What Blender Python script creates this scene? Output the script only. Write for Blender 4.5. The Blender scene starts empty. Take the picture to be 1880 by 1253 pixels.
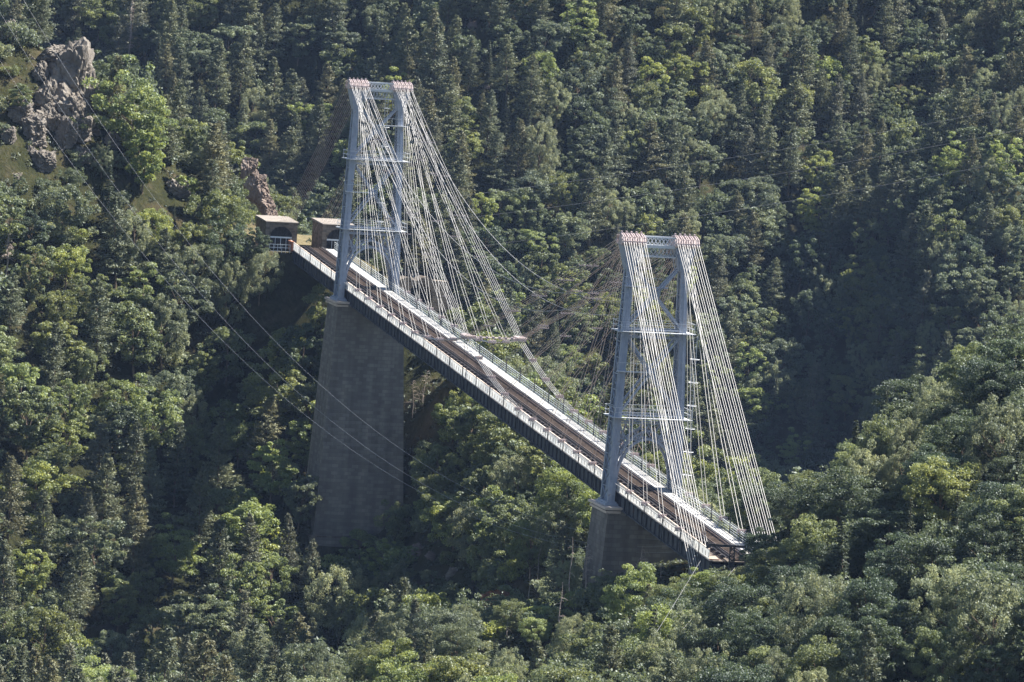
import bpy, bmesh, math, random
import numpy as np
from mathutils import Vector, Matrix
# ------------------------------------------------------------------ frame of reference
# World X runs along the bridge (upper tower at X=0, lower tower at X=156, deck falls 6 % towards +X),
# Y across it, Z up from the deck at the upper tower.
PW, PH = 1880.0, 1253.0
CAM = np.array([783.3018, -164.5662, 58.9444])
YAW, PITCH, ROLL, FPX = -0.23262, -0.080931, 0.064294, 10692.92
SPAN, SLOPE = 156.0, -0.06
def cam_axes():
    cy, sy = math.cos(YAW), math.sin(YAW); cp, sp = math.cos(PITCH), math.sin(PITCH)
    f = np.array([-cy*cp, -sy*cp, sp]); r = np.cross(f, [0, 0, 1.0]); r /= np.linalg.norm(r); u = np.cross(r, f)
    c, s = math.cos(ROLL), math.sin(ROLL)
    return c*r + s*u, -s*r + c*u, f
CR, CU, CF = cam_axes()
def unproj(u, v, d):
    return CAM + d*(CF + (u-PW/2)/FPX*CR - (v-PH/2)/FPX*CU)
def project(P):
    q = np.asarray(P, float) - CAM
    z = q@CF
    return PW/2 + FPX*(q@CR)/z, PH/2 - FPX*(q@CU)/z, z
def on_plane_y(u, v, y):            # the point of the vertical plane Y=y seen at that spot of the photo: (X, Z)
    dr = CF + (u-PW/2)/FPX*CR - (v-PH/2)/FPX*CU
    t = (y-CAM[1])/dr[1]; p = CAM + t*dr
    return p[0], p[2]
def deckz(x): return SLOPE*x

# ------------------------------------------------------------------ terrain: one height field through surveyed points
GP = [
 # left hillside: crag, rock face, slope below
 (-150,10,880),(0,70,878),(100,105,876),(180,150,872),(120,330,862),(20,330,860),(200,240,866),(300,270,866),(330,330,860),(400,310,862),(450,345,860),
 (480,405,853),(-150,350,862),(-150,700,840),(-150,1000,815),(-150,1300,785),
 (100,500,850),(250,480,850),(380,480,846),(100,700,838),(300,700,836),(430,640,838),(100,900,822),(300,900,820),(430,850,822),(470,720,832),
 (100,1100,800),(300,1100,796),(420,1050,800),(100,1300,775),(300,1300,770),
 # portal platform and the bank beside it
 (505,476,835),(540,470,842),(600,470,850),(650,470,846),(560,425,862),(640,430,862),(700,480,835),(740,520,832),(700,540,822),(780,560,826),
 # gully under the side span, foot of the tall pier
 (520,620,832),(550,560,834),(560,760,820),(560,900,806),(600,1000,800),(700,1060,798),(740,1060,792),(640,900,812),(660,700,826),(740,900,806),(740,720,820),(540,1050,796),(500,1200,775),
 # slope behind the main span
 (850,640,806),(960,730,782),(1080,810,756),(1200,880,735),(1350,985,712),(1470,1040,700),
 (850,800,792),(850,950,775),(850,1080,752),(960,900,755),(960,1020,735),(1060,960,720),(1060,1060,690),(960,1130,710),
 (700,1180,760),(650,1300,730),(900,1230,690),(900,1320,668),(1000,1200,664),
 # foot of the lower pier, end of the deck, ground in front of it
 (1090,1095,655),(1180,1095,648),(1270,1075,640),(1330,1052,616),(1290,1100,618),(1120,1180,628),(1250,1190,596),(1130,1320,600),
 # hill on the right, nearer the camera
 (1420,1110,585),(1550,975,588),(1700,830,596),(1880,722,606),(2050,590,622),(2250,400,655),(1330,1160,575),(1290,1290,560),(1600,1150,552),(1880,1000,562),(1500,1290,540),(1880,1270,534),(2050,1200,536),
]
# the far valley side
FOLD = ((-400, 5), (-200, 32), (120, -8), (330, 24), (620, -20), (1000, 4), (1350, 26), (1510, 32), (1660, 2), (1820, -8), (2150, 14), (2600, 20))
for u in range(-250, 2200, 150):
    for v, d in ((-140, 1236), (0, 1219), (120, 1202), (250, 1186), (380, 1170), (510, 1156), (640, 1142), (900, 1118), (1120, 1100)):
        bend = float(np.interp(u+.8*min(0, v-450), *zip(*FOLD)))
        GP.append((u, v, d+bend*1.1))
GP = [(u, v, d+(u-480)*.062 if u < 480 and d < 890 else d) for u, v, d in GP]
ctl = [unproj(*g) for g in GP]
def below(u, v, d, z):
    p = unproj(u, v, d); ctl.append(np.array([p[0], p[1], z]))
for g in ((740, 520, 832), (850, 640, 806), (960, 730, 782), (1080, 810, 756), (1200, 880, 735), (1350, 985, 712), (1470, 1040, 700)):
    q = unproj(*g)
    for dd, dz in ((38, 12), (90, 34), (150, 50)): below(g[0], g[1], g[2]+dd, max(q[2]-dz, -74))
# back of the crest behind the bridge, then the river bed
for u, z in ((-150,5),(100,0),(350,-18),(560,-30),(750,-40),(950,-55),(1150,-66),(1350,-72),(1600,-74),(1900,-74)):
    below(u, 600, 960, z-12); below(u, 600, 1030, min(z-30, -48))
# back of the right-hand hill
for u, z in ((1500,-34),(1700,-36),(1900,-34),(2100,-30)): below(u, 900, 660, z)
# ground nearer the camera (out of sight) and the mountain above the frame
for u, z in ((0,-62),(600,-60),(1200,-48),(1800,-34)): below(u, 900, 470, z); below(u, 900, 300, z+20)
for u in (-300, 500, 1200, 2200): below(u, 400, 1420, 150); below(u, 400, 1700, 330)
ctl = np.array(ctl)
def rbf_fit(P, z, ridge):
    n = len(P); D = np.linalg.norm(P[:, None]-P[None], axis=2)
    A = np.zeros((n+3, n+3)); A[:n, :n] = D - ridge*np.eye(n)
    A[:n, n] = 1; A[:n, n+1:] = P/500.0; A[n:, :n] = A[:n, n:].T
    return np.linalg.solve(A, np.r_[z, 0, 0, 0])
RW = rbf_fit(ctl[:, :2], ctl[:, 2], 0.6)
rngt = np.random.default_rng(5)
_waves = [(rngt.uniform(0, 6.28), rngt.uniform(0, 6.28), L) for L in (150, 90, 61, 40, 27, 19, 13, 9) for _ in range(2)]
def tnoise(x, y):
    s = 0
    for a, ph, L in _waves:
        s = s + L**0.85*0.012*np.sin((x*math.cos(a)+y*math.sin(a))*6.283/L + ph + 0.7*np.sin((x*math.sin(a)-y*math.cos(a))*6.283/(L*1.7)))
    return s
def gz_raw(x, y):
    x = np.atleast_1d(np.asarray(x, float)); y = np.atleast_1d(np.asarray(y, float)); out = np.empty(len(x))
    for i in range(0, len(x), 20000):
        xx, yy = x[i:i+20000], y[i:i+20000]
        D = np.hypot(xx[:, None]-ctl[None, :, 0], yy[:, None]-ctl[None, :, 1])
        z = D@RW[:-3] + RW[-3] + (xx*RW[-2]+yy*RW[-1])/500.0
        z = z + tnoise(xx, yy)*1.4
        # the terrace the railway runs on
        t = np.clip((np.abs(yy)-7.0)/5.0, 0, 1); tx = np.clip((xx+37.0)/4.0, 0, 1); tb = np.clip((-62.0-xx)/12.0, 0, 1)
        k = (1-t)*(1-tx)*(1-tb); z = z*(1-k) + (deckz(xx)-0.75)*k
        t2 = np.clip((np.abs(yy)-5.0)/6.0, 0, 1); k3 = (1-t2)*np.clip((xx-193.5)/4.0, 0, 1)*np.clip((225-xx)/10, 0, 1); z = z*(1-k3)+(deckz(xx)-.9)*k3
        # never above the deck
        k2 = (np.abs(yy) < 9) & (xx > -37) & (xx < 200)
        z = np.where(k2, np.minimum(z, deckz(xx)-3.2+np.clip((xx-186)/6, 0, 1)*2.2), z)
        out[i:i+20000] = z
    return out
GX0, GX1, GY0, GY1, GS = -900.0, 520.0, -330.0, 380.0, 3.0
NX, NY = int((GX1-GX0)/GS)+1, int((GY1-GY0)/GS)+1
gxs = GX0+GS*np.arange(NX); gys = GY0+GS*np.arange(NY)
GXX, GYY = np.meshgrid(gxs, gys, indexing='ij')
HZ = gz_raw(GXX.ravel(), GYY.ravel()).reshape(NX, NY)
def gz(x, y):
    fx = np.clip((np.asarray(x, float)-GX0)/GS, 0, NX-1.001); fy = np.clip((np.asarray(y, float)-GY0)/GS, 0, NY-1.001)
    i = fx.astype(int); j = fy.astype(int); a = fx-i; b = fy-j
    return HZ[i, j]*(1-a)*(1-b)+HZ[i+1, j]*a*(1-b)+HZ[i, j+1]*(1-a)*b+HZ[i+1, j+1]*a*b
# depth of the bare ground over the frame, for deciding which trees show
DW, DH = 235, 157
def ground_depth():
    uu, vv = np.meshgrid((np.arange(DW)+.5)*8, (np.arange(DH)+.5)*8)
    dirs = CF + (uu.ravel()[:, None]-PW/2)/FPX*CR - (vv.ravel()[:, None]-PH/2)/FPX*CU
    dep = np.full(len(dirs), 9999.0)
    for d in np.arange(480, 1420, 2.5):
        P = CAM + d*dirs
        hit = (P[:, 2] < gz(P[:, 0], P[:, 1])) & (dep > 9000)
        dep[hit] = d
    return dep.reshape(DH, DW)
# ------------------------------------------------------------------ scene, object helpers
scene = bpy.context.scene
COL = scene.collection
rng = np.random.default_rng(11); random.seed(4)
def tag(o, label=None, cat=None, group=None, kind=None):
    if label: o['label'] = label
    if cat: o['category'] = cat
    if group: o['group'] = group
    if kind: o['kind'] = kind
    return o
def empty(name, loc=(0, 0, 0), parent=None):
    o = bpy.data.objects.new(name, None); COL.objects.link(o); o.location = loc; o.empty_display_size = 0.5
    if parent: o.parent = parent
    return o
class MB:
    """collects quads and tubes; build() links them as one mesh object"""
    def __init__(s): s.v = []; s.f = []; s.m = []
    def quad(s, a, b, c, d, mi=0):
        n = len(s.v); s.v += [tuple(a), tuple(b), tuple(c), tuple(d)]; s.f.append((n, n+1, n+2, n+3)); s.m.append(mi)
    def hexa(s, p, mi=0):           # eight corners: bottom ring, top ring
        n = len(s.v); s.v += [tuple(q) for q in p]
        for f in ((3, 2, 1, 0), (4, 5, 6, 7), (0, 1, 5, 4), (1, 2, 6, 5), (2, 3, 7, 6), (3, 0, 4, 7)):
            s.f.append(tuple(n+i for i in f)); s.m.append(mi)
    def box(s, c, d, mi=0):
        x, y, z = c; a, b, e = d[0]/2, d[1]/2, d[2]/2
        s.hexa([(x-a, y-b, z-e), (x+a, y-b, z-e), (x+a, y+b, z-e), (x-a, y+b, z-e), (x-a, y-b, z+e), (x+a, y-b, z+e), (x+a, y+b, z+e), (x-a, y+b, z+e)], mi)
    def bar(s, p, q, w, h=None, up=(0, 0, 1), mi=0):   # rectangular bar from p to q, w across, h along up
        h = h or w; p = np.array(p, float); q = np.array(q, float); d = q-p; L = np.linalg.norm(d)
        if L < 1e-6: return
        d /= L; u = np.array(up, float); 
        if abs(d@u) > 0.98: u = np.array([1.0, 0, 0]) if abs(d[0]) < .9 else np.array([0, 1.0, 0])
        r = np.cross(d, u); r /= np.linalg.norm(r); u = np.cross(r, d)
        r = r*w/2; u = u*h/2
        s.hexa([p-r-u, p+r-u, p+r+u, p-r+u, q-r-u, q+r-u, q+r+u, q-r+u], mi)
    def tube(s, pts, rad, n=6, mi=0, cap=True):
        pts = [np.array(p, float) for p in pts]; k = len(pts); base = len(s.v)
        rads = rad if hasattr(rad, '__len__') else [rad]*k
        for i, p in enumerate(pts):
            d = pts[min(i+1, k-1)]-pts[max(i-1, 0)]; d /= (np.linalg.norm(d)+1e-9)
            u = np.array([0, 0, 1.0]) if abs(d[2]) < .95 else np.array([1.0, 0, 0])
            r = np.cross(d, u); r /= np.linalg.norm(r); u = np.cross(r, d)
            for j in range(n):
                a = 2*math.pi*j/n; s.v.append(tuple(p+rads[i]*(math.cos(a)*r+math.sin(a)*u)))
        for i in range(k-1):
            for j in range(n):
                s.f.append((base+i*n+j, base+i*n+(j+1) % n, base+(i+1)*n+(j+1) % n, base+(i+1)*n+j)); s.m.append(mi)
        if cap:
            s.f.append(tuple(base+j for j in range(n))[::-1]); s.m.append(mi)
            s.f.append(tuple(base+(k-1)*n+j for j in range(n))); s.m.append(mi)
    def mesh(s, name, mats):
        me = bpy.data.meshes.new(name); me.from_pydata(s.v, [], s.f)
        for m in (mats if isinstance(mats, (list, tuple)) else [mats]): me.materials.append(m)
        me.polygons.foreach_set('material_index', s.m); me.update(); return me
    def build(s, name, mats, parent=None):
        o = bpy.data.objects.new(name, s.mesh(name, mats)); COL.objects.link(o)
        if parent: o.parent = parent
        return o
# ------------------------------------------------------------------ materials
def newmat(name):
    m = bpy.data.materials.new(name); m.use_nodes = True; nt = m.node_tree; nt.nodes.clear()
    return m, nt, nt.nodes, nt.links
def nd(nt, typ, **kw):
    n = nt.nodes.new(typ)
    for k, v in kw.items():
        if k in n.inputs: n.inputs[k].default_value = v
        else: setattr(n, k, v)
    return n
def ramp(nt, stops, interp='LINEAR'):
    n = nt.nodes.new('ShaderNodeValToRGB'); cr = n.color_ramp; cr.interpolation = interp
    while len(cr.elements) < len(stops): cr.elements.new(0.5)
    for e, (p, c) in zip(cr.elements, stops): e.position = p; e.color = (*c, 1)
    return n
def surf(name, c1, c2, scale=1.0, rough=0.7, metal=0.0, c3=None, stretch=None, bump=0.0, spec=0.3, detail=4):
    """a surface whose own colour wanders between two or three tones (weather, dirt, wear)"""
    m, nt, N, L = newmat(name)
    tc = nd(nt, 'ShaderNodeTexCoord'); mp = nd(nt, 'ShaderNodeMapping'); L.new(tc.outputs['Object'], mp.inputs[0])
    if stretch: mp.inputs['Scale'].default_value = stretch
    nz = nd(nt, 'ShaderNodeTexNoise', Scale=scale, Detail=detail, Roughness=.62); L.new(mp.outputs[0], nz.inputs['Vector'])
    st = [(.32, c1), (.62, c2)] + ([(.74, c3)] if c3 else [])
    rp = ramp(nt, st); L.new(nz.outputs['Fac'], rp.inputs[0])
    b = nd(nt, 'ShaderNodeBsdfPrincipled', Roughness=rough, Metallic=metal); b.inputs['Specular IOR Level'].default_value = spec
    L.new(rp.outputs[0], b.inputs['Base Color'])
    if bump:
        bp = nd(nt, 'ShaderNodeBump', Strength=bump, Distance=.1); L.new(nz.outputs['Fac'], bp.inputs['Height']); L.new(bp.outputs[0], b.inputs['Normal'])
    o = nd(nt, 'ShaderNodeOutputMaterial'); L.new(b.outputs[0], o.inputs[0])
    return m
M = {}
M['steel'] = surf('blue_grey_paint', (.245, .28, .35), (.315, .35, .425), 1.3, .45, c3=(.27, .21, .185), spec=.5)
M['steel_pale'] = surf('pale_sunlit_steel', (.44, .47, .51), (.56, .58, .60), 1.1, .4, spec=.5)  # sunlight on the tower's horizontal parts put into a paler colour
M['rail_paint'] = surf('railing_paint', (.40, .45, .47), (.50, .54, .55), 1.5, .45, spec=.5)
M['girder'] = surf('dark_girder_paint', (.03, .033, .042), (.055, .058, .066), .8, .6, c3=(.08, .055, .045))
M['cable'] = surf('galvanised_cable', (.32, .31, .30), (.42, .41, .395), .9, .55, spec=.4)
M['cable_dark'] = surf('brown_shaded_cable', (.34, .275, .255), (.46, .385, .355), .9, .6)  # brown of stays seen from their shaded side put into the colour
M['saddle'] = surf('dusty_pink_cast_steel', (.36, .29, .285), (.50, .43, .42), 2.5, .6, c3=(.24, .16, .14))
M['walk'] = surf('concrete_walkway', (.44, .43, .405), (.53, .515, .49), .7, .85, c3=(.39, .375, .355), stretch=(.4, 1, 1))
M['sleeper'] = surf('sleeper_wood', (.085, .062, .048), (.15, .112, .088), 3, .85, c3=(.20, .155, .125))
M['rail'] = surf('rail_steel', (.16, .12, .10), (.26, .21, .19), 2, .4, .6)
M['ballast'] = surf('track_floor', (.075, .06, .05), (.14, .115, .095), 2.4, .9)
M['plank'] = surf('rusty_floor_plate', (.27, .19, .15), (.38, .29, .235), 1.2, .85, c3=(.19, .14, .12))
M['darkmetal'] = surf('dark_metal', (.03, .03, .035), (.07, .065, .065), 3, .5, .3)
M['wire'] = surf('aluminium_wire', (.26, .26, .27), (.36, .36, .37), 1, .5, .3)
M['limestone'] = surf('pale_cap_stone', (.42, .34, .29), (.58, .49, .42), 1.1, .9, c3=(.33, .25, .2))
M['portal_stone'] = surf('ochre_portal_stone', (.15, .132, .115), (.225, .20, .175), 1.6, .9, c3=(.11, .098, .088), bump=.5)
M['roof'] = surf('portal_roof_slab', (.165, .145, .128), (.23, .205, .18), .9, .9)
M['rust'] = surf('rusty_plate', (.25, .10, .06), (.38, .17, .10), 2, .8)
M['whiteband'] = surf('white_ironwork', (.55, .58, .62), (.68, .7, .72), 2, .5)
M['deadwood'] = surf('dead_wood', (.24, .19, .16), (.40, .34, .30), 4, .9)
M['bark'] = surf('bark', (.09, .065, .045), (.17, .125, .09), 3, .9)
def mesh_panel():
    """fine white wire-mesh infill: reflects some light, lets the sun on its far side glow through"""
    m, nt, N, L = newmat('white_screen_mesh')
    tc = nd(nt, 'ShaderNodeTexCoord'); nz = nd(nt, 'ShaderNodeTexNoise', Scale=1.1, Detail=3.0); L.new(tc.outputs['Object'], nz.inputs['Vector'])
    rp = ramp(nt, [(.35, (.56, .58, .59)), (.65, (.66, .665, .66))]); L.new(nz.outputs['Fac'], rp.inputs[0])
    d = nd(nt, 'ShaderNodeBsdfDiffuse'); t = nd(nt, 'ShaderNodeBsdfTranslucent'); mx = nd(nt, 'ShaderNodeMixShader', Fac=.74)
    L.new(rp.outputs[0], d.inputs[0]); L.new(rp.outputs[0], t.inputs[0]); L.new(d.outputs[0], mx.inputs[1]); L.new(t.outputs[0], mx.inputs[2])
    o = nd(nt, 'ShaderNodeOutputMaterial'); L.new(mx.outputs[0], o.inputs[0]); return m
M['mesh'] = mesh_panel()
def masonry(name='coursed_granite', c1=(.165, .15, .133, 1), c2=(.255, .232, .205, 1), mo=(.165, .15, .14, 1), bw=.95, rh=.5):
    m, nt, N, L = newmat(name)
    tc = nd(nt, 'ShaderNodeTexCoord'); sp = nd(nt, 'ShaderNodeSeparateXYZ'); L.new(tc.outputs['Object'], sp.inputs[0])
    ad = nd(nt, 'ShaderNodeMath', operation='ADD'); L.new(sp.outputs[0], ad.inputs[0]); L.new(sp.outputs[1], ad.inputs[1])
    cb = nd(nt, 'ShaderNodeCombineXYZ'); L.new(ad.outputs[0], cb.inputs[0]); L.new(sp.outputs[2], cb.inputs[1])
    br = nd(nt, 'ShaderNodeTexBrick', Scale=1.0); L.new(cb.outputs[0], br.inputs['Vector'])
    br.inputs['Brick Width'].default_value = bw; br.inputs['Row Height'].default_value = rh; br.inputs['Mortar Size'].default_value = .035
    br.inputs['Color1'].default_value = c1; br.inputs['Color2'].default_value = c2; br.inputs['Mortar'].default_value = mo
    br.inputs['Bias'].default_value = -.15
    nz = nd(nt, 'ShaderNodeTexNoise', Scale=.35, Detail=5.0, Roughness=.65); L.new(tc.outputs['Object'], nz.inputs['Vector'])
    mp = nd(nt, 'ShaderNodeMapping'); mp.inputs['Scale'].default_value = (.8, .8, .06); L.new(tc.outputs['Object'], mp.inputs[0])
    st = nd(nt, 'ShaderNodeTexNoise', Scale=1.0, Detail=3.0); L.new(mp.outputs[0], st.inputs['Vector'])
    r1 = ramp(nt, [(.3, (.78, .78, .78)), (.7, (1.06, 1.05, 1.03))]); L.new(nz.outputs['Fac'], r1.inputs[0])
    r2 = ramp(nt, [(.35, (.74, .74, .74)), (.6, (.98, .98, .98)), (.75, (1.15, 1.13, 1.09))]); L.new(st.outputs['Fac'], r2.inputs[0])
    m1 = nd(nt, 'ShaderNodeMix', data_type='RGBA', blend_type='MULTIPLY'); m1.inputs[0].default_value = 1
    m2 = nd(nt, 'ShaderNodeMix', data_type='RGBA', blend_type='MULTIPLY'); m2.inputs[0].default_value = 1
    L.new(br.outputs['Color'], m1.inputs[6]); L.new(r1.outputs[0], m1.inputs[7]); L.new(m1.outputs[2], m2.inputs[6]); L.new(r2.outputs[0], m2.inputs[7])
    b = nd(nt, 'ShaderNodeBsdfPrincipled', Roughness=.9); b.inputs['Specular IOR Level'].default_value = .2; L.new(m2.outputs[2], b.inputs['Base Color'])
    bp = nd(nt, 'ShaderNodeBump', Strength=.6, Distance=.06); L.new(br.outputs['Fac'], bp.inputs['Height']); bp.invert = True; L.new(bp.outputs[0], b.inputs['Normal'])
    o = nd(nt, 'ShaderNodeOutputMaterial'); L.new(b.outputs[0], o.inputs[0]); return m
M['masonry'] = masonry()
M['portal_stone'] = masonry('ochre_portal_stone', (.11, .092, .075, 1), (.25, .21, .17, 1), (.16, .14, .118, 1), .7, .36)
def rockmat(name, a, b_, c):
    m, nt, N, L = newmat(name)
    tc = nd(nt, 'ShaderNodeTexCoord')
    nz = nd(nt, 'ShaderNodeTexNoise', Scale=.5, Detail=8.0, Roughness=.7); L.new(tc.outputs['Object'], nz.inputs['Vector'])
    rp = ramp(nt, [(.3, a), (.5, b_), (.68, c)]); L.new(nz.outputs['Fac'], rp.inputs[0])
    vo = nd(nt, 'ShaderNodeTexVoronoi', feature='DISTANCE_TO_EDGE', Scale=.42); L.new(nz.outputs['Color'], vo.inputs['Vector'])
    n2 = nd(nt, 'ShaderNodeTexNoise', Scale=2.2, Detail=8.0, Roughness=.75); L.new(tc.outputs['Object'], n2.inputs['Vector'])
    b = nd(nt, 'ShaderNodeBsdfPrincipled', Roughness=.92); b.inputs['Specular IOR Level'].default_value = .2; L.new(rp.outputs[0], b.inputs['Base Color'])
    bp = nd(nt, 'ShaderNodeBump', Strength=.8, Distance=.5); L.new(n2.outputs['Fac'], bp.inputs['Height']); L.new(bp.outputs[0], b.inputs['Normal'])
    o = nd(nt, 'ShaderNodeOutputMaterial'); L.new(b.outputs[0], o.inputs[0]); return m
M['rock'] = rockmat('grey_rock', (.088, .077, .065), (.16, .142, .122), (.255, .23, .20))
M['redrock'] = rockmat('reddish_rock', (.115, .085, .07), (.195, .15, .125), (.30, .25, .212))
def groundmat():
    m, nt, N, L = newmat('forest_floor')
    tc = nd(nt, 'ShaderNodeTexCoord'); ge = nd(nt, 'ShaderNodeNewGeometry'); sp = nd(nt, 'ShaderNodeSeparateXYZ'); L.new(ge.outputs['Normal'], sp.inputs[0])
    n1 = nd(nt, 'ShaderNodeTexNoise', Scale=.16, Detail=8.0, Roughness=.7); L.new(tc.outputs['Object'], n1.inputs['Vector'])
    n2 = nd(nt, 'ShaderNodeTexNoise', Scale=1.3, Detail=5.0, Roughness=.7); L.new(tc.outputs['Object'], n2.inputs['Vector'])
    r1 = ramp(nt, [(.32, (.018, .022, .011)), (.5, (.032, .034, .017)), (.62, (.052, .046, .028)), (.76, (.072, .06, .042))]); L.new(n1.outputs['Fac'], r1.inputs[0])
    r2 = ramp(nt, [(.3, (.6, .6, .6)), (.7, (1.35, 1.3, 1.25))]); L.new(n2.outputs['Fac'], r2.inputs[0])
    mu = nd(nt, 'ShaderNodeMix', data_type='RGBA', blend_type='MULTIPLY'); mu.inputs[0].default_value = 1; L.new(r1.outputs[0], mu.inputs[6]); L.new(r2.outputs[0], mu.inputs[7])
    # dry straw-coloured grass on the bank by the portals
    vd = nd(nt, 'ShaderNodeVectorMath', operation='DISTANCE'); vd.inputs[1].default_value = (-52, 5, 3); L.new(tc.outputs['Object'], vd.inputs[0])
    mr = nd(nt, 'ShaderNodeMapRange'); mr.inputs[1].default_value = 9; mr.inputs[2].default_value = 20; mr.inputs[3].default_value = 1; mr.inputs[4].default_value = 0; L.new(vd.outputs['Value'], mr.inputs[0])
    r3 = ramp(nt, [(.3, (.10, .088, .048)), (.65, (.185, .155, .095))]); L.new(n2.outputs['Fac'], r3.inputs[0])
    mg = nd(nt, 'ShaderNodeMix', data_type='RGBA'); L.new(mr.outputs[0], mg.inputs[0]); L.new(mu.outputs[2], mg.inputs[6]); L.new(r3.outputs[0], mg.inputs[7])
    b = nd(nt, 'ShaderNodeBsdfDiffuse'); L.new(mg.outputs[2], b.inputs[0])
    bp = nd(nt, 'ShaderNodeBump', Strength=.7, Distance=.5); L.new(n2.outputs['Fac'], bp.inputs['Height']); L.new(bp.outputs[0], b.inputs['Normal'])
    o = nd(nt, 'ShaderNodeOutputMaterial'); L.new(b.outputs[0], o.inputs[0]); return m
M['ground'] = groundmat()
def leafmat(name, hue_var, trans=.42, dry=0.0):
    """foliage: the object's own colour, varied leaf by leaf (attribute tone) and tuft by tuft"""
    m, nt, N, L = newmat(name)
    oi = nd(nt, 'ShaderNodeObjectInfo'); at = nd(nt, 'ShaderNodeAttribute', attribute_name='tone')
    r = ramp(nt, [(0, (.62, .66, .70)), (.5, (1, 1, 1)), (1, (1.42, 1.32, 1.12))]); L.new(at.outputs['Fac'], r.inputs[0])
    mu = nd(nt, 'ShaderNodeMix', data_type='RGBA', blend_type='MULTIPLY'); mu.inputs[0].default_value = 1
    L.new(oi.outputs['Color'], mu.inputs[6]); L.new(r.outputs[0], mu.inputs[7])
    d = nd(nt, 'ShaderNodeBsdfDiffuse'); t = nd(nt, 'ShaderNodeBsdfTranslucent'); g = nd(nt, 'ShaderNodeBsdfGlossy', Roughness=.6)
    hs = nd(nt, 'ShaderNodeHueSaturation', Hue=.48, Saturation=1.08, Value=1.25); L.new(mu.outputs[2], hs.inputs['Color'])
    L.new(mu.outputs[2], d.inputs[0]); L.new(hs.outputs[0], t.inputs[0]); g.inputs[0].default_value = (.9, .95, 1, 1)
    mx = nd(nt, 'ShaderNodeMixShader', Fac=trans); L.new(d.outputs[0], mx.inputs[1]); L.new(t.outputs[0], mx.inputs[2])
    m2 = nd(nt, 'ShaderNodeMixShader', Fac=hue_var); L.new(mx.outputs[0], m2.inputs[1]); L.new(g.outputs[0], m2.inputs[2])
    o = nd(nt, 'ShaderNodeOutputMaterial'); L.new(m2.outputs[0], o.inputs[0]); return m
M['leaf'] = leafmat('broad_leaves', .04, .46)
M['needle'] = leafmat('pine_needles', .03, .25)
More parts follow.
